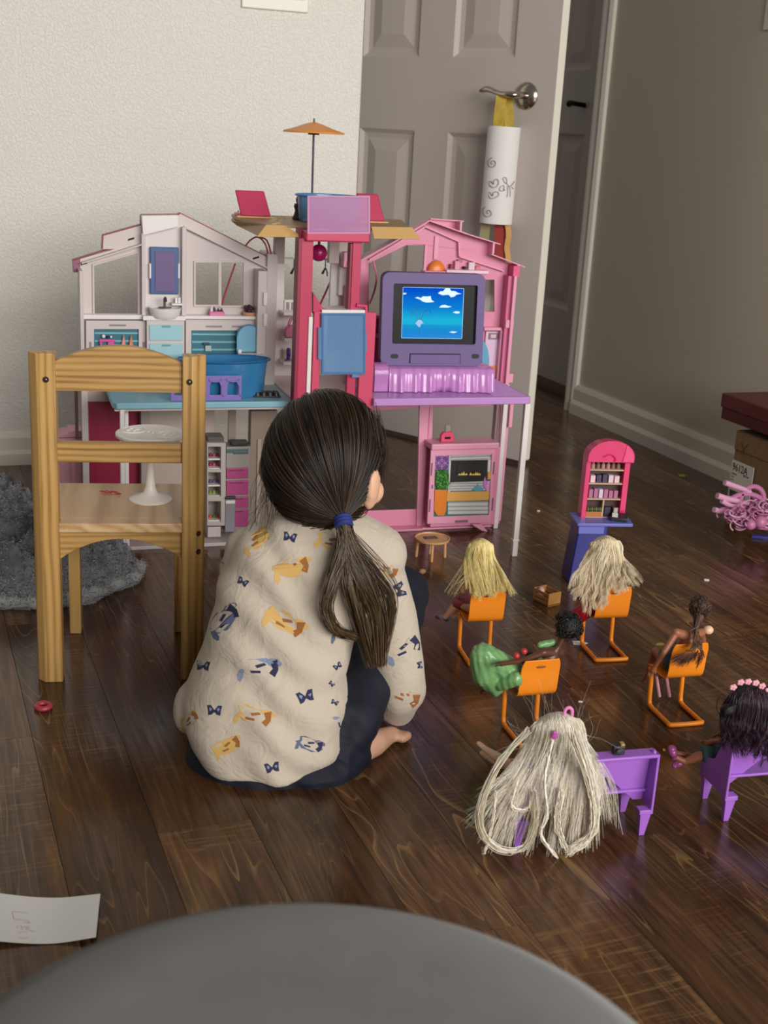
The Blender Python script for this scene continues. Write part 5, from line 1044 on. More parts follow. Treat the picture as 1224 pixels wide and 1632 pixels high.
MB().prism([(xa-.002, za-.006), (xb+.002, za-.006), (xb+.002, za+.004)]+[(cx+(rk+.002)*math.cos(a), za+.004+rk*.75*math.sin(a)) for a in np.linspace(0, math.pi, 19)[1:-1]]+[(xa-.002, za+.004)], None, lambda a, z: (a, .014, z), (0, .016, 0)).build('hood', KP, t, bev=.006, seg=4)
MB().prism([(xb-.026, za-.007), (xb+.003, za-.007)]+[(cx+(rk+.003)*math.cos(a), za+.004+rk*.76*math.sin(a)) for a in np.linspace(0, .95, 8)], None, lambda a, z: (a, .0125, z), (0, .012, 0)).build('hood_stripe', M('kiosk_pink_light', '#E8417F', .25, coat=.3), t, bev=.003)
MB().tube(cat([(cx-.018, .013, za+.006), (cx-.004, .0125, za+.012), (cx+.008, .013, za+.004), (cx+.007, .0135, za-.004)], 18), .002, 6).build('hood_ridge', KP, t)
sh = MB().box((xa+.008, .048, kb), (xb-.008, .052, za)).build('shelf_back', M('kiosk_shelf_dark', '#4A3230', .6), t)
SHW = M('kiosk_shelf', '#C9A98E', .5); H4 = [kb+.004+(za-kb)*v for v in (.0, .30, .55, .77)]
for z in H4: MB().box((xa+.009, .030, z-.0015), (xb-.009, .05, z+.0015)).build('shelf', SHW, t, bev=.0004)
rk_ = random.Random(11)
for row, n, hh, cols_ in ((3, 6, .017, ('#D9BFC6', '#B98A8A', '#8E6A62')), (2, 5, .02, ('#E3C7CF', '#E6D6DA', '#4A3E5A')), (1, 6, .022, ('#C9B4CE', '#D8C6D6', '#B06E92')),):
    for i in range(n):
        x = xa+.013+(xb-xa-.03)*(i+.5)/n; c = rk_.choice(cols_); w = (xb-xa-.03)/n*.4
        (MB().box((x-w, .034, H4[row]+.0016), (x+w, .046, H4[row]+hh*rk_.uniform(.8, 1))) if row != 3 else MB().lathe([(w, H4[row]+.0016), (w, H4[row]+hh*.6), (w*.5, H4[row]+hh*.75), (w*.5, H4[row]+hh*.95), (0, H4[row]+hh*.95)], 10, (x, .04, 0))).build('toy_product', M('prod'+c, c, .45), t, bev=.0006 if row != 3 else 0)
MB().box((xa+.011, .032, kb+.005), (cx-.001, .046, kb+.016)).build('crate', M('kiosk_crate', '#B5713A', .5), t, bev=.001); MB().box((cx-.002, .032, kb+.004), (cx+.001, .048, H4[1])).build('shelf_divider', SHW, t)
for i in range(7): MB().ell((xa+.016+i*.0046, .038, kb+.02), (.0036, .005, .006), 10, 6).build('produce', M('prod_green%d' % (i % 2), ('#5A6A2E', '#3E4A26')[i % 2], .5), t)
for i in range(2): MB().box((cx+.004+i*.018, .033, kb+.005), (cx+.018+i*.018, .046, kb+.026)).build('toy_product', M('prod_dark%d' % i, ('#3A3048', '#8A4434')[i], .5), t, bev=.001)
f = Fr(K.w(K.p(988, 834, .0).x, .012, kz-.0035), -10); t = thing('toy_cash_register', f, 'small black toy cash register at the right end of the blue kiosk counter', 'toy register')
MB().hexa([(-.016, -.012, 0), (.018, -.012, 0), (.018, .012, 0), (-.016, .012, 0), (-.016, -.012, .008), (.018, -.012, .008), (.018, .012, .014), (-.016, .012, .014)]).build('body', BKP, t, bev=.0015)
MB().hexa([(-.014, -.0105, .0088), (-.002, -.0105, .0088), (-.002, .005, .0126), (-.014, .005, .0126), (-.014, -.0105, .0098), (-.002, -.0105, .0098), (-.002, .005, .0136), (-.014, .005, .0136)]).build('keys', WPL, t)
MB().box((-.012, .006, .013), (-.004, .010, .024)).build('display', M('register_grey', '#B9B4AE', .4), t, bev=.001)
# wooden crate, coffee table, scrap of paper
f = Fr(fl(873, 968), 36); t = thing('toy_crate', f, 'little tan slatted toy crate on the floor between the two blonde dolls', 'crate'); CR = M('crate_tan', '#C08A4C', .45, var=.3); CRD = M('crate_dark', '#8A5A2E', .5)
a, b, h = .034, .046, .028
MB().box((0, 0, .001), (a, b, .004)).build('base', CRD, t)
for y in (0, b-.003): MB().box((0, y, 0), (a, y+.003, h)).build('end_board', CR, t, bev=.0005)
for x in (0, a-.002):
    for i in range(3): MB().box((x, .003, .003+i*.009), (x+.002, b-.003, .009+i*.009)).build('slat', CR, t, bev=.0004)
g = Fr(f.w(.01, .034, .0042), 0); o = MB().ell((0, 0, .0135), (.008, .007, .0135), 14, 10).build('toy_onion', M('onion_pink', '#E3B6B0', .4)); place(o, g); tag(o, 'pale pink toy bulb inside the small slatted crate', 'toy food')
f = Fr(fl(687, 889), 4); t = thing('toy_coffee_table', f, 'round tan toy coffee table with three visible legs before the pink wing', 'toy table'); TBW = M('table_tan', '#DDA878', .4)
k = mmpp(f.o); zt = .047; rt_ = 28*k
MB().lathe([(0, zt-.004), (rt_*.97, zt-.004), (rt_, zt-.001), (rt_, zt+.001), (rt_*.94, zt+.001), (rt_*.92, zt-.0012), (0, zt-.0012)], 36).build('tabletop', TBW, t, angle=.7)
for x, y in ((-23*k, .006), (-1*k, -.026), (22*k, .006), (0, .028)): MB().tube([(x*1.02, y*1.05, 0), (x*.95, y*.95, zt-.003)], .0032, 8).build('leg', TBW, t)
g = Fr(f.w(-.004, .002, zt-.001), 20); o = MB().box((-.015, -.008, 0), (.015, .008, .002)).build('toy_phone', M('phone_dark', '#4A3A34', .3), bev=.001); place(o, g); tag(o, 'tiny dark toy phone lying on the round coffee table', 'toy phone')
scrap('paper_scrap', 925, 1026, [(-.014, -.006), (-.001, -.008), (.015, .004), (.002, .012), (-.014, .01)], .001, PAPER, 'white paper scrap on the floor beneath an orange doll chair', 'paper')

# ================================================================ DOLLS
def dollbody(t, J, skin, voxel=.0011):
    m = MB(); v = {k: ([Vector(p) for p in q] if isinstance(q[0], (tuple, list)) else Vector(q)) for k, q in J.items()}
    s = J.get('s', 1) if False else 1
    hip, waist, chest, neck, head = v['hip'], v['waist'], v['chest'], v['neck'], v['head']
    rx = (v['armR'][0]-v['armL'][0]).normalized(); fw = rx.cross(Vector((0, 0, 1))); fw = -fw if fw.y < 0 and abs(fw.y) > .2 else fw
    m.ell(hip, (.0155, .013, .012), 14, 10); m.chain([hip, waist, chest], [.0125, .0095, .0125]); m.chain([chest, neck, head], [.011, .0048, .006]); m.chain([v['armL'][0], chest+Vector((0, 0, .008)), v['armR'][0]], [.0072, .010, .0072])
    m.ell(head, (.0145, .0165, .0185), 18, 14); f_ = Vector(J.get('face', (0, 1, 0))).normalized(); m.ell(head+f_*.0155+Vector((0, 0, -.003)), .0026, 8, 6); m.ell(head+f_*.009+Vector((0, 0, -.0105)), .0085, 10, 8)
    side = f_.cross(Vector((0, 0, 1)))
    for s_ in (-1, 1): m.ell(head+side*.0142*s_+Vector((0, 0, -.002)), (.0022, .003, .004), 8, 6)
    for A in (v['armL'], v['armR']):
        sh, el, ha = A; m.chain([sh, el, ha], [.0058, .0048, .0034]); d = (ha-el).normalized(); u = d.orthogonal().normalized(); w = d.cross(u)
        m.chain([ha, ha+d*.009], [.0036, .0042])
        for i, l in enumerate((.010, .012, .011, .009)): b_ = ha+d*.010+w*(i-1.5)*.0021; m.chain([b_, b_+d*l*.55+u*.0006, b_+d*l+u*.002], [.00125, .0012, .001], 8)
        m.chain([ha+d*.004-w*.003, ha+d*.009-w*.0062, ha+d*.013-w*.0068], [.0015, .0013, .0011], 8)
    for Lg in (v['legL'], v['legR']):
        h_, kn, an, to = Lg; m.chain([h_, (h_+kn)/2, kn], [.0105, .0095, .007]); m.chain([kn, kn.lerp(an, .35), an], [.007, .0072, .0045]); m.chain([an, to], [.0046, .0036])
    o = link('body', blob(m, voxel, 4, .5), skin, t)
    for s_ in (-1, 1): MB().ell(head+f_*.0135+side*.0058*s_+Vector((0, 0, .0005)), (.0026, .0022, .0017), 10, 6).build('eye', M('doll_eye', '#2A2A30', .2), o)
    MB().ell(head+f_*.0165+Vector((0, 0, -.0085)), (.0032, .0018, .0014), 10, 6).build('lips', M('doll_lips', '#B5424E', .4), o)
    return o
def dress(t, name, parts, mat, voxel=.0014, label=None, wr=.0006):
    m = MB()
    for pts, rs in parts: m.chain([Vector(p) for p in pts], rs)
    ph = random.random()*9
    return link(name, blob(m, voxel, 5, .5, lambda co: wr*np.sin(co[:, 0]*420+co[:, 2]*160+ph)*np.cos(co[:, 1]*330+ph)), mat, t, label=label)
def hair(t, C, r, tips, N, mat, rad=.0005, jit=.006, wave=(0, 1), M_=18, q0=.25, name='hair', cap=True, side=1.1, via=None, per=14, spread=.0022, back=.95):
    """locks of strands: over the crown, down the sides and back of the head, to the tips"""
    C = np.array(C); r = np.array(r); tips = np.array(tips); K_ = len(tips); P = []; nc = max(3, N//per)
    for c_ in range(nc):
        s = -1+2*(c_+RNG.random())/nc; q = RNG.uniform(q0, 1.0); u = (s+1)/2*(K_-1); k0 = min(int(u), K_-2); tip = tips[k0]*(1-(u-k0))+tips[k0+1]*(u-k0)+RNG.normal(0, jit, 3)*np.array([1, .6, 1])
        ph = RNG.uniform(0, 6.28); wa = wave[0]*RNG.uniform(.5, 1.3)
        for j in range(per):
            s1 = min(1, max(-1, s+RNG.normal(0, .06))); a = s1*1.6; bk = -math.cos(a)*q; o_ = RNG.normal(0, 1, 3)
            rx_ = .62*s1+.05*o_[0]; rt = C+r*np.array([rx_, .25-.3*q*RNG.random(), 1.04*math.sqrt(max(.1, 1-rx_*rx_))])
            m1 = C+r*np.array([side*(.86+.1*q)*math.sin(a), side*bk*back*.9, .42+.1*o_[1]*.5]); m2 = C+r*np.array([(side+.08)*math.sin(a)*(.92+.12*q), (side+.05)*bk, -.4])
            m1 = C+(m1-C)*max(1, (1.04+.08*q)/np.linalg.norm((m1-C)/r)); m2 = C+(m2-C)*max(1, (1.05+.1*q)/np.linalg.norm((m2-C)/r))
            m3 = m2*.45+tip*.55+o_*spread*.8
            if via is not None: m3[1] = min(m3[1], via[0]-.002*abs(o_[0])); m3[2] = max(m3[2], via[1])
            m0 = (rt+m1)/2-C; m0 = C+m0/np.linalg.norm(m0/r)*(1.05+.05*q)
            c = cat([rt, m0, m1, m2, m3, tip+RNG.normal(0, spread, 3)], M_); tt = np.linspace(0, 1, M_)
            if wave[0]:
                am = wa*np.clip(tt*1.6-.35, 0, 1); c[:, 0] += am*np.sin(tt*wave[1]+ph); c[:, 1] += am*.6*np.cos(tt*wave[1]+ph); c[:, 2] += am*.5*np.sin(tt*wave[1]*1.3+ph)
            c[:, 2] = np.maximum(c[:, 2], .0015+RNG.random()*.004); P.append(c)
    o = strands(name, P, RNG.uniform(.7, 1.3, len(P))*rad, mat, t)
    if cap: MB().ell(C+np.array([0, -.001, .001]), tuple(r*.97), 20, 14).build('hair_base', MATS['cap_'+mat.name], t, angle=3)
    return o
def pxp(fr, b, L): return [tuple(fr.p(x, y, b)) for x, y in L]
SK = M('doll_skin', '#E3AE8C', .4, sss=.15); SKD = M('doll_skin_dark', '#5A3626', .38); SKP = M('doll_skin_pale', '#EFC4A4', .38, sss=.15); SKT = M('doll_skin_tan', '#9C6246', .4)
HY = hairmat('hair_yellow', [(0, '#DDBE66'), (.5, '#F4DF94'), (1, '#FFF4C4')]); M('cap_hair_yellow', '#C8A65A', .6)
HB = hairmat('hair_pale_blonde', [(0, '#D6BC92'), (.5, '#F2E0BC'), (1, '#FFF6E2')]); M('cap_hair_pale_blonde', '#C2A87C', .6)
HW = hairmat('hair_white_blonde', [(0, '#CDBD9C'), (.45, '#F0E6D0'), (1, '#FFFCF4')]); M('cap_hair_white_blonde', '#D2C5A6', .6)
HK = hairmat('hair_black', [(0, '#060505'), (.7, '#14110F'), (1, '#2A2420')]); M('cap_hair_black', '#0A0808', .6)
HBR = hairmat('hair_brown', [(0, '#2E1B12'), (.5, '#503323'), (1, '#86604A')]); M('cap_hair_brown', '#26170F', .6)
HP = hairmat('hair_dark_plum', [(0, '#0C080C'), (.5, '#2A1A26'), (1, '#5A3E50')]); M('cap_hair_dark_plum', '#120C12', .6)
REDD = M('dress_rose', '#9E3A44', .5); REDD2 = M('dress_red', '#A01420', .35); GRND = M('dress_green', '#7FB072', .28, var=.4); TEALD = M('dress_teal', '#3F6B66', .5, var=.6)
SEAT = .0765
def seated(cx, y0, z0, turn=0, lean=(0, 0), legs=None, arms=None, hs=1.0):
    """joint set for a doll sitting at (cx,y0,z0) facing away, torso lean = (dx,dy) at head height"""
    R_ = Matrix.Rotation(turn, 3, 'Z'); o = Vector((cx, y0, z0)); 
    def L(p): v = Vector(p); f = max(0, v.z)/.115; return o+R_ @ v+Vector((lean[0]*f, lean[1]*f, 0))
    J = dict(hip=L((0, 0, .012)), waist=L((0, -.002, .036)), chest=L((0, -.002, .064)), neck=L((0, 0, .086)), head=L((0, .005, .117)), face=R_ @ Vector((0, 1, 0)))
    J['armL'] = [L(p) for p in (arms[0] if arms else ((-.019, -.002, .076), (-.03, .008, .045), (-.022, .035, .028)))]; J['armR'] = [L(p) for p in (arms[1] if arms else ((.019, -.002, .076), (.03, .008, .045), (.022, .035, .028)))]
    lg = legs or (((-.009, .004, .01), (-.012, .062, .012), (-.013, .085, -.045), (-.013, .103, -.06)), ((.009, .004, .01), (.012, .062, .012), (.012, .085, -.045), (.012, .103, -.06)))
    J['legL'] = [o+R_ @ Vector(p) for p in lg[0]]; J['legR'] = [o+R_ @ Vector(p) for p in lg[1]]
    return {k: (tuple(q) if isinstance(q, Vector) else [tuple(p) for p in q]) for k, q in J.items()}
def V_(J, k): return Vector(J[k])
# --- 1 straight yellow hair
t = thing('doll', c1, 'doll with long straight yellow hair and rose dress seated on an orange chair', 'doll')
lg = (((-.009, .004, .01), (-.016, .05, .006), (-.026, .075, -.03), (-.03, .092, -.036)), ((.009, .004, .01), (.006, .055, .008), (-.004, .085, -.035), (-.006, .1, -.046)))
J = seated(.026, .052, SEAT+.001, .25, (-.004, .004), lg); dollbody(t, J, SK)
dress(t, 'dress', [([J['hip'], J['waist'], J['chest']], [.0185, .0125, .0145]), ([J['hip'], J['legL'][1]], [.015, .0105]), ([J['hip'], J['legR'][1]], [.015, .0105])], REDD)
for k_, a in (('legL', J['legL']), ('legR', J['legR'])): an, to = Vector(a[2]), Vector(a[3]); MB().chain([an+(to-an)*.1-Vector((0, 0, .001)), to+(to-an)*.2], [.0052, .0045], 10).build('shoe', M('doll_shoe_grey', '#7A7480', .3), t, angle=2)
hd = V_(J, 'head')
hair(t, hd, (.0225, .021, .0225), pxp(c1, .0, [(752, 946), (762, 948), (772, 946), (788, 946), (802, 936), (818, 946)]), 900, HY, .0005, .004, (.0012, 7), side=1.12, per=16, spread=.0018)
hair(t, hd, (.021, .020, .0225), pxp(c1, -.004, [(712, 948), (722, 944), (740, 920)]), 30, HY, .00025, .004, (.002, 6), name='loose_hair', cap=False, per=3)
# --- 2 wavy pale blonde
t = thing('doll', c2, 'doll with big wavy pale blonde hair and red dress seated before the pink kiosk', 'doll')
J = seated(.024, .054, SEAT+.001, .1, (-.004, .002)); dollbody(t, J, SK); hd = V_(J, 'head')
dress(t, 'dress', [([J['hip'], J['waist'], J['chest']], [.02, .0135, .015]), ([J['hip'], J['legL'][1]], [.017, .013]), ([J['hip'], J['legR'][1]], [.017, .013]), ([(.004, .05, SEAT+.012), (-.018, .065, SEAT-.012)], [.014, .016])], REDD2)
hair(t, hd, (.0255, .023, .0245), pxp(c2, -.001, [(912, 936), (922, 948), (940, 966), (958, 968), (972, 940), (990, 932), (1006, 936), (1018, 914)]), 1100, HB, .0005, .006, (.0065, 12), side=1.22, M_=30, per=18)
# --- 3 green dress, black curls
t = thing('doll', c3, 'dark skinned doll with short black curls in a shiny green dress leaning sideways', 'doll')
hdp = c3.p(904, 1000, .05); nk = c3.p(890, 1030, .05); ch = c3.p(878, 1048, .052); wa = Vector((.040, .042, .110)); hp = Vector((.028, .05, SEAT+.014))
kneeL = c3.p(772, 1048, .05); kneeR = c3.p(785, 1062, .07)
J = dict(hip=tuple(hp), waist=tuple(wa), chest=tuple(ch), neck=tuple(nk), head=tuple(hdp), face=(-.9, .4, -.05), armL=[tuple(c3.p(866, 1040, .046)), tuple(c3.p(835, 1053, .03)), tuple(c3.p(806, 1057, .016))], armR=[tuple(c3.p(893, 1040, .056)), tuple(c3.p(872, 1050, .075)), tuple(c3.p(850, 1044, .085))],
         legL=[tuple(hp+Vector((-.006, -.008, 0))), tuple(kneeL), tuple(c3.p(776, 1095, .05)), tuple(c3.p(768, 1104, .06))], legR=[tuple(hp+Vector((-.006, .01, 0))), tuple(kneeR), tuple(c3.p(792, 1098, .075)), tuple(c3.p(784, 1104, .085))])
dollbody(t, J, SKD); hp_ = J['hip']
dress(t, 'dress', [([hp_, tuple(wa), tuple(ch-Vector((0, 0, .006)))], [.021, .0145, .0145]), ([hp_, tuple(kneeL)], [.018, .022]), ([hp_, tuple(kneeR)], [.018, .02]), ([tuple(c3.p(770, 1046, .05)), tuple(c3.p(772, 1075, .052)), tuple(c3.p(790, 1098, .055))], [.021, .02, .012]), ([tuple(c3.p(800, 1090, .04)), tuple(c3.p(822, 1082, .025))], [.011, .012]), ([tuple(c3.p(862, 1028, .06)), tuple(c3.p(880, 1024, .06))], [.006, .006])], GRND, label='shiny pale green mermaid style dress', wr=.0009)
for x, y in ((823, 1045), (835, 1038)): MB().ell(c3.p(x, y, .03), .0055, 12, 8).build('red_bead', M('berry_red', '#B23434', .35), t)
cur = []; hd = Vector(hdp)
for i in range(420):
    th = RNG.uniform(0, 6.283); ct = RNG.uniform(-.55, 1); st = math.sqrt(max(0, 1-ct*ct)); d = np.array([st*math.cos(th), st*math.sin(th), ct])
    if d @ np.array([-.9, .4, -.05]) > .72 and d[2] < .55: continue
    o0 = np.array(hd)+d*np.array([.0215, .021, .0225])*RNG.uniform(.85, 1.16); e1 = np.cross(d, [.3, .5, .8]); e1 /= np.linalg.norm(e1); e2 = np.cross(d, e1); q = np.linspace(0, RNG.uniform(4, 8), 14); rr_c = RNG.uniform(.0016, .0034)
    cur.append(o0+np.outer(np.cos(q), e1)*rr_c+np.outer(np.sin(q), e2)*rr_c+np.outer(q/8, d)*.002)
strands('curly_hair', cur, .0007, HK, t, .7, 4); MB().ell(hd+Vector((.002, -.002, .003)), (.0195, .0195, .0205), 20, 14).build('hair_base', MATS['cap_hair_black'], t, angle=3)
# --- 4 brown ponytail
t = thing('doll', c4, 'doll with brown ponytail and blue grey shorts seated on the rightmost orange chair', 'doll')
hdp = c4.p(1116, 968, .036); hd = Vector(hdp); nk = c4.p(1107, 1004, .034)
J = seated(.022, .054, SEAT+.001, -.1, (0, 0), (((-.009, .004, .01), (-.012, .046, .012), (-.013, .062, -.04), (-.013, .078, -.058)), ((.009, .004, .01), (.012, .046, .012), (.012, .062, -.04), (.012, .078, -.058)))); J['head'] = tuple(hd); J['neck'] = tuple(nk); J['chest'] = tuple(c4.p(1096, 1022, .03)); J['waist'] = (.028, .044, .112); J['face'] = (.45, .8, -.2)
J['armL'] = [tuple(c4.p(1078, 1008, .026)), tuple(c4.p(1058, 1040, .02)), tuple(c4.p(1044, 1062, .03))]; J['armR'] = [tuple(c4.p(1118, 1008, .04)), tuple(c4.p(1122, 1030, .06)), tuple(c4.p(1100, 1040, .085))]
dollbody(t, J, SKT); MB().ell(c4.p(1129, 1004, .05), (.0085, .008, .0075), 14, 10).build('pale_hand', SKP, t, angle=3)
dress(t, 'shorts', [([J['hip'], (J['hip'][0], J['hip'][1], J['hip'][2]+.012)], [.0185, .015]), ([J['hip'], (np.array(J['legL'][1])*.5+np.array(J['hip'])*.5)], [.015, .013]), ([J['hip'], (np.array(J['legR'][1])*.5+np.array(J['hip'])*.5)], [.015, .013])], M('shorts_blue', '#3E5058', .6))
tie = Vector(c4.p(1108, 1006, .014)); P = []
for i in range(420):
    th = RNG.uniform(0, 6.283); ct = RNG.uniform(-.5, 1); st = math.sqrt(1-ct*ct); d = np.array([st*math.cos(th), st*math.sin(th), ct])
    if d @ np.array([.45, .8, -.2]) > .6 and d[2] < .6: continue
    a = np.array(hd)+d*np.array([.0175, .0185, .0215]); mid = (a+np.array(tie))/2; off = mid-np.array(hd); off = off/np.linalg.norm(off)*np.array([.0178, .019, .0215])*1.03+np.array(hd); P.append(cat([a, off, np.array(tie)+RNG.normal(0, .0012, 3)], 12))
strands('hair', P, .0006, HBR, t, .8); MB().ell(hd, (.0168, .0178, .0208), 20, 14).build('hair_base', MATS['cap_hair_brown'], t, angle=3)
tl = pxp(c4, -.006, [(1074, 1054), (1084, 1058), (1094, 1054), (1104, 1050), (1112, 1058), (1117, 1048)])
strands('ponytail', [cat([np.array(tie)+RNG.normal(0, .002, 3), np.array(tie)+np.array([RNG.normal(-.002, .003), -.014, -.010]), np.array(tl[i % 6])*.5+np.array(tie)*.5+np.array([0, -.014, -.002]), np.array(tl[i % 6])+RNG.normal(0, .004, 3)*np.array([1, .4, 1])], 14) for i in range(420)], .0006, HBR, t)
MB().tube([tuple(tie+Vector((.005*math.cos(a), .001, .004*math.sin(a)))) for a in np.linspace(0, 6.283, 17)[:-1]], .0014, 6, closed=True).build('hair_tie', M('tie_grey', '#8C8490', .4), t)
MB().tube([c4.p(1050, 1090, CL), c4.p(1056, 1114, CL+.004)], .0026, 8).tube([c4.p(1063, 1092, CL), c4.p(1063, 1108, CL+.004)], .0022, 8) if False else None
g = Fr(c4.w(*c4.p(1050, 1028, .05)), 10)
t2 = MB().ell(tuple(c4.p(1052, 1027, .052)), (.008, .003, .003), 10, 6).build('yellow_bracelet', M('bit_yellow', '#C9B45A', .4), t)
for x in (1046, 1062): MB().tube([tuple(c4.p(x, 1078, .1)), tuple(c4.p(x+5, 1110, .1))], .0028, 8).build('pink_strap', M('strap_pink', '#D998A8', .4), t)
# --- 5 tangled white blonde
t = thing('doll', B1, 'doll with huge tangled white blonde hair and pink hair clips in front', 'doll')
hdp = B1.p(886, 1166, .035); hd = Vector(hdp)
J = seated(hd.x-.004, .045, .063, .35, (.006, -.004)); J['head'] = tuple(hd); J['neck'] = tuple(hd+Vector((0, .002, -.026)))
for k_, L_ in (('legL', [(850, 1245, .05), (800, 1212, .1), (775, 1195, .125), (763, 1185, .135)]), ('legR', [(856, 1250, .06), (815, 1222, .1), (785, 1212, .13), (768, 1200, .145)])): J[k_] = [tuple(B1.p(x, y, b)) for x, y, b in L_]
h0 = Vector(J['hip']); J['waist'] = tuple(h0+Vector((0, 0, .022))); J['chest'] = tuple(h0.lerp(hd, .55))
dollbody(t, J, SKP); dress(t, 'skirt', [([J['hip'], J['waist'], J['chest']], [.0175, .0125, .014]), ([J['hip'], tuple(B1.p(815, 1222, .09))], [.016, .012])], M('skirt_silver', '#B9AEB4', .3, var=.5))
tip5 = pxp(B1, -.022, [(752, 1296), (760, 1330), (790, 1352), (822, 1350), (852, 1340), (884, 1366), (905, 1352), (928, 1350), (950, 1338), (968, 1290)])
VIA = (-.012, .126)
hr5 = (.031, .024, .025)
hair(t, hd, hr5, tip5, 560, HW, .0004, .009, (.004, 8), side=1.2, M_=26, via=(-.012, .1), per=12, spread=.004)
hair(t, hd, hr5, pxp(B1, -.02, [(770, 1260), (800, 1290), (850, 1300), (900, 1290), (940, 1300), (962, 1260)]), 400, HW, .0004, .008, (.003, 8), side=1.22, name='upper_hair', cap=False, via=(-.013, .115), per=10, spread=.004)
hair(t, hd, hr5, pxp(B1, -.01, [(790, 1180), (820, 1120), (880, 1100), (940, 1125), (985, 1210)]), 36, HW, .0002, .014, (.006, 7), side=1.25, name='flyaway_hair', cap=False, per=2, spread=.006)
lp = []
for pts, n_, rj in (([(840, 1165), (795, 1215), (765, 1285), (770, 1330), (800, 1355), (835, 1350), (852, 1310), (850, 1260)], 34, .0022), ([(915, 1170), (938, 1240), (946, 1290), (940, 1330), (905, 1356)], 46, .004), ([(880, 1180), (868, 1240), (872, 1300), (862, 1330), (888, 1368)], 16, .001), ([(825, 1245), (815, 1285), (840, 1290), (848, 1270)], 8, .001), ([(895, 1260), (888, 1310), (900, 1350)], 30, .0018), ([(790, 1260), (785, 1310), (772, 1360)], 8, .001)):
    for i in range(n_):
        o_ = RNG.normal(0, rj, 3); lp.append([np.array(p)+o_+RNG.normal(0, .0006, 3) for p in cat(pxp(B1, -.03, pts), 26)])
lp = np.array(lp); lp[:, :, 2] = np.maximum(lp[:, :, 2], .0012); strands('looped_locks', lp, .0006, HW, t, .7)
CLP = M('clip_pink', '#E88AC8', .35)
e = Vector(B1.p(905, 1134, .03)); k = mmpp(B1.w(*e)); MB().tube(cat([e+Vector((-6*k, 0, -6*k)), e+Vector((-4*k, 0, 4*k)), e+Vector((2*k, 0, 7*k)), e+Vector((7*k, 0, 2*k)), e+Vector((8*k, 0, -8*k))], 18), .0022, 8).build('hair_clip', CLP, t)
e = Vector(B1.p(884, 1172, .008)); MB().ell(e, (.0042, .003, .0075), 12, 8).ell(e+Vector((-.001, -.002, .005)), (.003, .002, .003), 10, 6).build('hair_clip', M('clip_magenta', '#E068C8', .35), t)
# --- 6 dark haired doll at the right edge
t = thing('doll', B2, 'doll with long dark plum hair and pink flower crown at the right edge', 'doll')
hdp = B2.p(1196, 1128, .04); hd = Vector(hdp)
J = seated(hd.x, .05, .063, .6, (0, 0)); J['head'] = tuple(hd); J['neck'] = tuple(hd+Vector((0, .001, -.028)))
for k_, L_ in (('legL', [(1165, 1205, .06), (1120, 1203, .075), (1092, 1214, .085), (1072, 1204, .09)]), ('legR', [(1172, 1210, .075), (1130, 1206, .09), (1100, 1206, .1), (1078, 1200, .108)])): J[k_] = [tuple(B2.p(x, y, b)) for x, y, b in L_]
J['chest'] = tuple(Vector(J['hip']).lerp(hd, .52)); J['waist'] = tuple(Vector(J['hip']).lerp(hd, .25))
dollbody(t, J, SKT)
dress(t, 'dress', [([J['hip'], J['waist'], J['chest']], [.02, .0135, .0145]), ([J['hip'], tuple(B2.p(1138, 1200, .072))], [.020, .021])], TEALD, wr=.0012)
SHO = M('shoe_plum', '#A24A86', .25); e = Vector(B2.p(1071, 1200, .09)); MB().chain([e+Vector((.004, 0, -.006)), e+Vector((-.001, 0, .006))], [.0055, .0065], 12).build('shoe', SHO, t, angle=2); e = Vector(B2.p(1082, 1216, .09)); MB().chain([e+Vector((.008, 0, .002)), e+Vector((-.006, 0, -.004))], [.005, .0045], 12).build('shoe', SHO, t, angle=2)
hair(t, hd, (.037, .03, .036), pxp(B2, -.016, [(1150, 1195), (1168, 1190), (1185, 1192), (1200, 1196), (1216, 1206), (1236, 1200), (1250, 1180)]), 900, HP, .0006, .006, (.0045, 10), side=1.12, per=14)
e = Vector(B2.p(1160, 1131, .012)); 
P = [cat([e+Vector((.016, .004, .004)), e+Vector((.004+random.uniform(-.003, .003), -.008, .008+random.uniform(-.003, .002))), e+Vector((-.010, -.006+random.uniform(-.003, .003), random.uniform(-.004, .004))), e+Vector((-.004, -.004, -.008+random.uniform(-.002, .002)))], 12) for i in range(110)]
strands('side_bun', P, .0011, HK, t, .8); MB().ell(e, (.011, .009, .008), 16, 10).build('side_bun_core', MATS['cap_hair_black'], t, angle=3)
MB().tube(cat(pxp(B2, .012, [(1148, 1140), (1142, 1128), (1145, 1112)]), 10), .0008, 5).build('loose_curl', MATS['cap_hair_dark_plum'], t)
FLW = M('flower_pink', '#E2A2B0', .5)
for x, y in ((1168, 1095), (1180, 1087), (1192, 1086), (1204, 1088), (1214, 1093), (1224, 1100), (1236, 1106)):
    c_ = Vector(B2.p(x, y, .025)); m = MB()
    for j in range(5): a = j*1.2566; m.ell(c_+Vector((.0032*math.cos(a), -.001, .0026*math.sin(a))), (.0028, .002, .0024), 8, 6)
    m.ell(c_+Vector((0, -.002, 0)), .0018, 8, 6).build('crown_flower', FLW, t, angle=2)
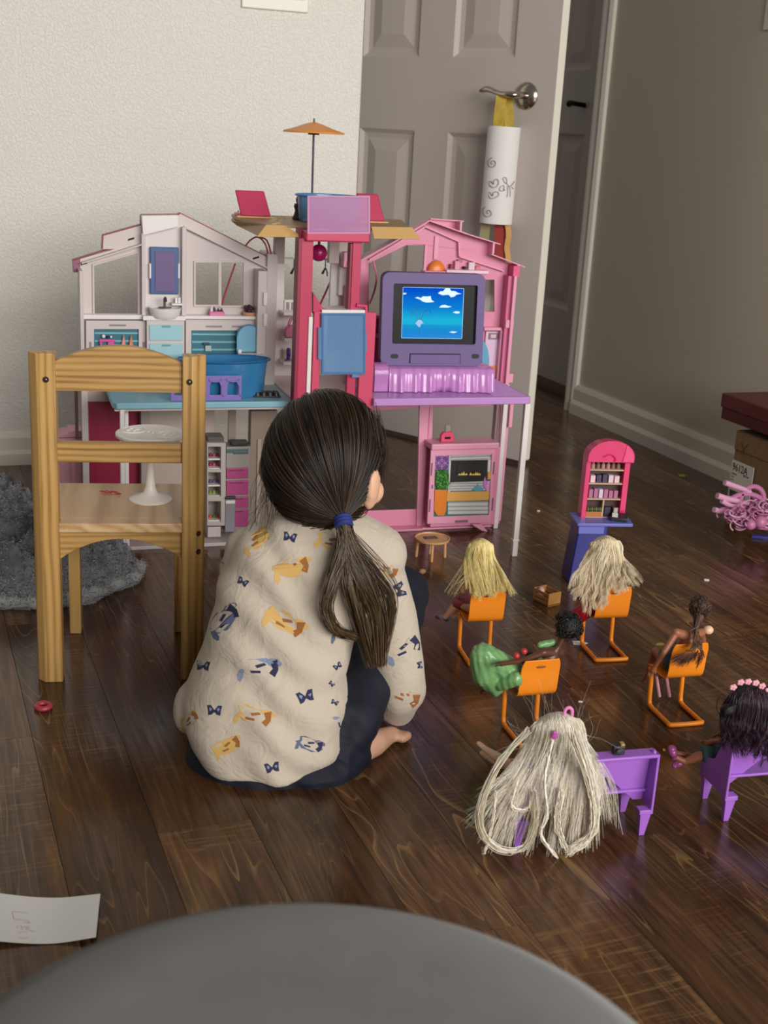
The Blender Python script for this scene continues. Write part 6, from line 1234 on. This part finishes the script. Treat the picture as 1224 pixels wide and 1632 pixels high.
# ================================================================ THE CHILD
G = Fr(fl(432, 1262), 0)
kid = thing('person', G, 'child with brown ponytail in printed cream shirt and navy leggings squatting with back turned', 'person')
def gy(x, y, Y): return G.Y(x, y, Y)
SKIN = M('child_skin', '#E2B295', .5, sss=.12)
HC = gy(517, 732, 1.71); HR = Vector((.080, .087, .094)); FW = Vector((math.sin(.42), math.cos(.42), -.12)).normalized(); SD = FW.cross(Vector((0, 0, 1))).normalized(); UPV = SD.cross(FW)
HM = Matrix((SD, FW, UPV)).transposed()
neck = gy(512, 838, 1.70)
kneeR = gy(640, 945, 1.90); kneeL = gy(420, 960, 1.93)
fR = [G.g(556, 1200, .026), G.g(596, 1184, .021), G.g(624, 1169, .013)]
ankR = fR[0]+Vector((.012, .018, .05)); ankL = Vector((kneeL.x+.01, ankR.y+.0, .06)); hipR = gy(505, 1180, 1.68); hipL = gy(392, 1180, 1.68); pel = gy(440, 1190, 1.665)
shR = gy(606, 890, 1.70); elR = gy(642, 1108, 1.72); haR = gy(560, 1040, 1.95)
shL = gy(392, 890, 1.72); elL = gy(385, 1010, 1.90); haL = gy(500, 1000, 2.0)
m = MB(); m.ell(HC, tuple(HR*.93), 24, 18, HM)
loc = lambda a, b, c: HC + HM @ Vector((a, b, c))
m.ell(loc(0, .045, -.045), (.055, .045, .05), 16, 12, HM); m.ell(loc(0, .083, -.082), (.02, .014, .014), 12, 8); m.ell(loc(0, .096, -.022), (.0085, .012, .012), 12, 8)
for s_ in (-1, 1): m.ell(loc(.048*s_, .058, -.045), (.024, .022, .022), 12, 8); 
for s_ in (-1, 1):
    m.ell(loc(.08*s_, -.006, -.03), (.011, .02, .03), 14, 10, HM); m.ell(loc(.088*s_, -.014, -.022), (.006, .017, .024), 14, 10, HM)
m.chain([HC+Vector((0, 0, -.05)), neck+Vector((0, 0, -.015))], [.045, .042]); chest = gy(480, 930, 1.69); m.chain([neck, chest, pel], [.045, .06, .075]); m.chain([shL, chest+Vector((0, 0, .05)), shR], [.032, .05, .032])
def arm(sh, el, ha):
    m.chain([sh, el, ha], [.031, .026, .018]); d = (ha-el).normalized(); u = Vector((0, 0, -1)); u = (u-d*u.dot(d)).normalized(); w = d.cross(u)
    m.chain([ha, ha+d*.03], [.019, .02]); m.ell(ha+d*.03, (.022, .022, .014), 12, 8)
    for i, l in enumerate((.034, .04, .037, .028)): b_ = ha+d*.042+w*(i-1.5)*.0125; m.chain([b_, b_+d*l*.5+u*.004, b_+d*l*.85+u*.016], [.0072, .0068, .0058], 10)
    m.chain([ha+d*.012-w*.017, ha+d*.03-w*.032+u*.004, ha+d*.045-w*.034+u*.012], [.0085, .0076, .0065], 10)
arm(shR, elR, haR); arm(shL, elL, haL)
def leg_(h_, k_, a_, f_):
    m.chain([h_, k_, a_], [.06, .042, .026]); m.chain([a_, f_[0]], [.027, .024]); m.chain(f_, [.024, .021, .0125]); d = (f_[2]-f_[1]).normalized(); w = d.cross(Vector((0, 0, 1)))
    for i, (l, r_) in enumerate(((.012, .0085), (.012, .0075), (.01, .007), (.007, .0065), (.003, .006))): b_ = f_[2]+w*(i-2)*.0105*(-1)+d*.004; b_.z = .011; m.chain([b_-d*.008, b_+d*l], [r_, r_*.9], 10)
fL = [Vector((ankL.x-.004, ankL.y-.02, .028)), Vector((ankL.x-.006, ankL.y+.04, .022)), Vector((ankL.x-.01, ankL.y+.09, .014))]
leg_(hipR, kneeR, ankR, fR); leg_(hipL, kneeL, ankL, fL)
body = link('body', blob(m, .0042, 5, .5), SKIN, kid)
for s_ in (-1, 1):
    MB().ell(loc(.030*s_, .0745, -.006), (.011, .0065, .0065), 14, 10, HM).build('eye', M('eye_white', '#EDE8E2', .2), body); MB().ell(loc(.030*s_, .0802, -.006), (.005, .002, .005), 12, 8, HM).build('iris', M('eye_brown', '#3A2416', .2), body)
    MB().tube([loc((.032+x)*s_, .077+.004*(1-abs(x)*50), .011+.003*(1-abs(x)*60)) for x in (-.014, -.005, .005, .014)], .0016, 6).build('eyebrow', M('brow_brown', '#33241A', .7), body)
MB().ell(loc(0, .0905, -.058), (.016, .005, .0045), 14, 8, HM).build('lips', M('child_lips', '#B9665E', .45), body)
# ---- leggings
m = MB(); m.ell(pel+Vector((-.012, -.012, -.012)), (.122, .098, .092), 24, 18); m.chain([pel+Vector((.03, 0, 0)), hipR], [.095, .082]); m.chain([pel+Vector((-.04, 0, 0)), hipL], [.095, .08])
m.chain([gy(498, 1208, 1.63), gy(528, 1192, 1.655), gy(566, 1120, 1.73)], [.07, .064, .05], 18); low = gy(440, 1205, 1.645); low.z = .088; m.ell(low, (.11, .104, .086), 24, 16)
for h_, k_, a_ in ((hipR, kneeR, ankR), (hipL, kneeL, ankL)):
    m.chain([h_, h_.lerp(k_, .5), k_], [.08, .064, .047], 18); m.chain([k_, k_.lerp(a_, .35), a_+Vector((-.004, -.004, -.004))], [.046, .050, .034], 18); m.chain([a_, a_+Vector((-.006, -.01, -.022))], [.034, .031], 16)
legp = m
# ---- shirt: stacked rings give the body, capsules the sleeves
secs = [(806, 462, 560, 1.71, .05), (826, 440, 578, 1.705, .056), (850, 392, 606, 1.70, .068), (885, 366, 622, 1.695, .08), (930, 350, 604, 1.69, .09), (985, 337, 574, 1.68, .098), (1035, 322, 558, 1.675, .104), (1075, 303, 553, 1.668, .108), (1105, 291, 553, 1.662, .108), (1140, 291, 552, 1.655, .106), (1172, 302, 545, 1.65, .102), (1202, 322, 526, 1.642, .093)]
m = MB(); n = 36; vs = []
for (y, xl_, xr_, Y, hd_) in secs:
    c = gy((xl_+xr_)/2, y, Y); hw = (xr_-xl_)/2*mmpp(G.w(*c))
    for j in range(n):
        a = 2*math.pi*j/n; ca, sa = math.cos(a), math.sin(a); e = 2/2.5; vs.append(c+Vector((hw*abs(ca)**e*(1 if ca > 0 else -1), hd_*abs(sa)**e*(1 if sa > 0 else -1), 0)))
N_ = len(secs); m.add(vs, [(i*n+j, (i+1)*n+j, (i+1)*n+(j+1) % n, i*n+(j+1) % n) for i in range(N_-1) for j in range(n)]+[tuple(range(n)), tuple((N_-1)*n+j for j in range(n-1, -1, -1))])
m.ell(gy(300, 1128, 1.655), (.024, .045, .04), 14, 10)
sl = [gy(588, 888, 1.70), gy(622, 980, 1.715), gy(641, 1100, 1.72), gy(632, 1118, 1.745)]
m.chain(sl, [.046, .040, .0395, .035], 18); m.chain([gy(560, 868, 1.70), gy(600, 884, 1.70)], [.05, .046]); m.chain([sl[3], elR.lerp(haR, .8)], [.036, .027], 16)
m.chain([gy(398, 888, 1.71), elL, elL.lerp(haL, .8)], [.042, .037, .027], 16)
shz = lambda co: (.0034*np.sin(co[:, 2]*95+np.sin(co[:, 0]*26)*2.2+co[:, 0]*35)*np.clip(.35+np.sin(co[:, 0]*17+co[:, 2]*8), 0, 1) + .003*np.sin(co[:, 0]*70+np.sin(co[:, 2]*19)*2.5)*np.clip(np.sin(co[:, 2]*14+1), 0, 1)*(co[:, 2] < .22))
shm = blob(m, .0042, 7, .5, shz)
def shirtmat():
    mt, nn, l, b = nt('shirt_cream'); mp = coords(nn, l); b.inputs['Base Color'].default_value = lin('#C2B5A4'); b.inputs['Roughness'].default_value = .9; b.inputs['Sheen Weight'].default_value = .2
    t1 = noise(nn, l, mp.outputs[0], 24, 4, .6, 1.5); t2 = noise(nn, l, mp.outputs[0], 1300, 2); ad = nn.new('ShaderNodeMath'); ad.operation = 'MULTIPLY_ADD'; l.new(t2.outputs[0], ad.inputs[0]); ad.inputs[1].default_value = .04; l.new(t1.outputs[0], ad.inputs[2])
    bump(nn, l, b, ad.outputs[0], .55, .006); return mt
shirt = link('shirt', shm, shirtmat(), kid, label='cream long sleeved shirt scattered with small orange and blue prints')
bv = BVHTree.FromPolygons([v.co.copy() for v in shm.vertices], [tuple(p.vertices) for p in shm.polygons])
def hit(x, y):
    d = ray(x, y).normalized(); h = bv.ray_cast(CAMP-G.o, d); return h[0], h[1]
secs_hem = min(v.co.z for v in shm.vertices)+.012
legm = blob(legp, .0048, 7, .5, lambda co: .0016*np.sin(co[:, 2]*130+co[:, 0]*60)*np.sin(co[:, 0]*90+co[:, 1]*70))
hemz = secs_hem
for v in legm.vertices:      # the leggings stay inside the shirt above its hem
    c = v.co
    if c.z > hemz-.004 and c.y < pel.y+.03 and c.x < .105:
        q, qn, _i, dist = bv.find_nearest(c)
        if q is not None and (c-q).dot(qn) > -.006: v.co = q-qn*.007
legm.update()
link('leggings', legm, M('leggings_navy', '#0A0F22', .75, bmp=.15, bscale=900), kid, label='dark navy leggings')
# flat prints on the cloth: little butterflies, leaves and colour splashes
PRN = {'navy': M('ink_navy', '#2A2C4C', .9), 'blue': M('ink_blue', '#7F8BA6', .9), 'grey': M('ink_grey', '#5C6480', .9), 'tan': M('ink_tan', '#D0A862', .9), 'brown': M('ink_brown', '#9A6130', .9), 'lt': M('ink_light', '#A9AFCB', .9)}
acc = {k: MB() for k in PRN}
def decal(key, x, y, pts, off, rot):
    h, nr = hit(x, y)
    if h is None: return
    k = mmpp(G.w(*h)); c, s_ = math.cos(rot), math.sin(rot); vs = []
    for (a, b) in pts:
        X, Yp = x+a*c-b*s_, y+a*s_+b*c; q, qn = hit(X, Yp)
        if q is None or (q-h).length > .09: return
        vs.append(q+qn*off)
    tr = tessellate_polygon([[Vector((a, b, 0)) for a, b in pts]]); acc[key].add(vs, tr)
def blobp(r, n, seed, sx=1, sy=1, cx=0, cy=0):
    q = random.Random(seed); return [(cx+r*sx*(1+q.uniform(-.28, .28))*math.cos(2*math.pi*i/n), cy+r*sy*(1+q.uniform(-.28, .28))*math.sin(2*math.pi*i/n)) for i in range(n)]
def butterfly(x, y, r, rot, fill='navy'):
    for sx in (-1, 1):
        decal('navy', x, y, [(0, -.1*r), (sx*.5*r, -.75*r), (sx*1.0*r, -.7*r), (sx*.85*r, -.05*r), (sx*.8*r, .6*r), (sx*.35*r, .5*r), (0, .15*r)], .0005, rot)
        decal('blue', x, y, [(sx*.3*r, -.25*r), (sx*.6*r, -.5*r), (sx*.72*r, -.2*r), (sx*.5*r, .1*r)], .0008, rot)
def splash(x, y, r, rot, a, b_, seed):
    decal(a, x, y, blobp(r, 12, seed, 1.5, .8), .0004, rot)
    decal(a, x, y, blobp(r*.5, 9, seed+3, 1.3, .6, r*1.3, -r*.6), .00045, rot); decal(a, x, y, blobp(r*.42, 9, seed+5, .6, 1.3, -r*1.2, r*.7), .00045, rot)
    decal(b_, x, y, [(r*.9, -r*.55), (r*1.5, -r*.9), (r*1.7, -r*.1), (r*1.5, r*.55), (r*1.0, r*.3), (r*1.25, -r*.1)], .0007, rot)
    decal(b_, x, y, [(-r*.2, -r*.15), (r*.5, -r*.45), (r*.7, -r*.3), (0, r*.05)], .0007, rot); decal(b_, x, y, [(-r*.5, r*.3), (r*.3, r*.2), (r*.35, r*.4), (-r*.4, r*.5)], .0007, rot)
for x, y, r, rot in ((462, 857, 11, .2), (353, 902, 10, -.7), (387, 928, 9, .5), (324, 1062, 11, .1), (487, 1111, 14, -.3), (342, 1133, 12, .05), (434, 1224, 12, -.2), (538, 1062, 7, -.6), (533, 1120, 6, .4), (636, 940, 12, 1.2), (562, 960, 10, .3), (668, 1060, 6, 1.4), (528, 1090, 5, .8)): butterfly(x, y, r, rot)
for i, (x, y, r, rot) in enumerate(((405, 862, 15, -.5), (462, 906, 18, -.1), (452, 990, 20, .6), (402, 1140, 18, .35), (360, 1190, 14, -.3), (526, 862, 15, .3), (338, 942, 10, -1.1), (640, 1108, 17, .5), (300, 1150, 11, -.6), (612, 905, 13, .6))): splash(x, y, r, rot, 'tan', 'brown', 20+i)
for i, (x, y, r, rot) in enumerate(((354, 990, 18, -.6), (410, 1064, 20, .15), (492, 1185, 13, .4), (640, 1035, 18, -.3), (548, 1012, 13, .2), (544, 1155, 10, 1.4))): splash(x, y, r, rot, 'blue' if i % 2 else 'grey', 'navy', 60+i)
for k_, a_ in acc.items():
    if a_.v: o = a_.build('print_'+{'lt': 'light'}.get(k_, k_), PRN[k_], shirt, smooth=False); o['kind'] = 'stuff'
# ---- hair
HCH = hairmat('child_hair', [(0, '#1A120D'), (.5, '#2C2017'), (.9, '#423020'), (1, '#5A442E')], .42, .5); M('cap_child_hair', '#160F0B', .6)
RR = np.array(HR)*1.0; Hc = np.array(HC); Hm = np.array(HM)
tie = gy(547, 831, 1.622); Tl = Hm.T @ (np.array(tie)-Hc)/RR; dT = Tl/np.linalg.norm(Tl); rT = np.linalg.norm(Tl)
P = []
NS = 5200
for i in range(NS):
    z = RNG.uniform(-.75, 1); th = RNG.uniform(0, 2*math.pi); st = math.sqrt(1-z*z); d = np.array([st*math.cos(th), st*math.sin(th), z])
    if d[1] > .45 and z < .62: continue                 # face
    if abs(d[0]) > .8 and -.62 < z < .05 and -.35 < d[1] < .45 : continue   # ears
    dd = float(np.clip(d @ dT, -1, 1)); 
    if dd < -.86: continue
    om = math.acos(dd); u = np.linspace(0, 1, 20)[:, None]; p = (np.sin((1-u)*om)*d+np.sin(u*om)*dT)/max(1e-4, math.sin(om))
    lay = RNG.uniform(1.0, 1.075); sag = 1+.05*np.sin(np.pi*u)*RNG.random(); rad = lay*sag*(1-u**6)+rT*u**6
    w_ = Hc+(p*rad*RR) @ Hm.T; w_ += RNG.normal(0, .0016, 3)*np.sin(np.pi*u); w_[-1] += RNG.normal(0, .003, 3); P.append(w_)
strands('hair', P, .00065, HCH, kid, .8)
MB().ell(HC-FW*.008+UPV*.004, tuple(HR*.985), 28, 20, HM).build('hair_base', MATS['cap_child_hair'], kid, angle=3)
# loose wisps at the left and over the ear
wl = []
for i in range(44):
    x0 = RNG.uniform(424, 450); y0 = RNG.uniform(690, 770); x1 = RNG.uniform(388, 440); y1 = RNG.uniform(800, 872)
    Yw = 1.69+RNG.uniform(-.03, .02); wl.append(cat([gy(x0, y0, Yw), gy((x0*1.2+x1*.8)/2+RNG.normal(0, 5), (y0+y1)/2, Yw-.01), gy(x1, y1, Yw-.015)], 14))
for i in range(26):
    x0 = RNG.uniform(588, 610); wl.append(cat([gy(x0-6, RNG.uniform(640, 690), 1.68), gy(x0+6, RNG.uniform(700, 730), 1.67), gy(x0+RNG.uniform(-2, 14), RNG.uniform(750, 790), 1.67)], 14))
strands('loose_hair', wl, .0004, HCH, kid, .5)
def off(x, y, dflt, up):
    h, nr = hit(x, y); Y = dflt if h is None else min(dflt+.02, (h+G.o).y); return gy(x, y, Y-up)
pt = []
def tail(ctrl, N, jx, ups):
    for i in range(N):
        jj = RNG.normal(0, 1); pts = []
        for k_, ((x, y), u_) in enumerate(zip(ctrl, ups)):
            f = 0 if k_ == 0 else 1; q = off(x+jj*jx[k_]+RNG.normal(0, 1.2)*f, y+RNG.normal(0, 3)*f, 1.62, u_+RNG.uniform(0, .012)) if k_ else Vector(tie)+Vector(RNG.normal(0, .004, 3)); pts.append(q)
        pt.append(cat(pts, 22))
tail([(547, 831), (556, 872), (582, 930), (602, 985), (606, 1058)], 520, [2, 7, 8, 6, 4], [0, .022, .02, .018, .016])
tail([(547, 831), (548, 880), (530, 928), (520, 968), (536, 1004), (566, 1014)], 340, [2, 6, 5, 4, 4, 3], [0, .022, .02, .018, .012, .01])
tail([(547, 831), (566, 876), (598, 915), (622, 960), (610, 1040)], 120, [2, 6, 6, 5, 4], [0, .022, .018, .014, .012])
tail([(547, 831), (552, 880), (560, 940), (575, 1000), (592, 1060)], 120, [2, 5, 6, 5, 4], [0, .022, .02, .018, .016])
tail([(547, 831), (590, 880), (620, 910), (640, 948)], 8, [2, 4, 4, 4], [0, .016, .01, .008])
HPT = hairmat('child_ponytail', [(0, '#2A1E14'), (.5, '#453522'), (.85, '#604A30'), (1, '#7C6442')], .36, .6)
strands('ponytail', pt, .0006, HPT, kid, .55)
ax_ = (gy(553, 862, 1.60)-Vector(tie)).normalized(); u_ = ax_.orthogonal().normalized(); v_ = ax_.cross(u_)
for k_ in (-.004, .001, .006): MB().tube([tuple(Vector(tie)+ax_*k_+(u_*math.cos(a)+v_*math.sin(a))*.0095) for a in np.linspace(0, 2*math.pi, 25)[:-1]], .0038, 8, closed=True).build('hair_tie', M('tie_blue', '#22307A', .7), kid)
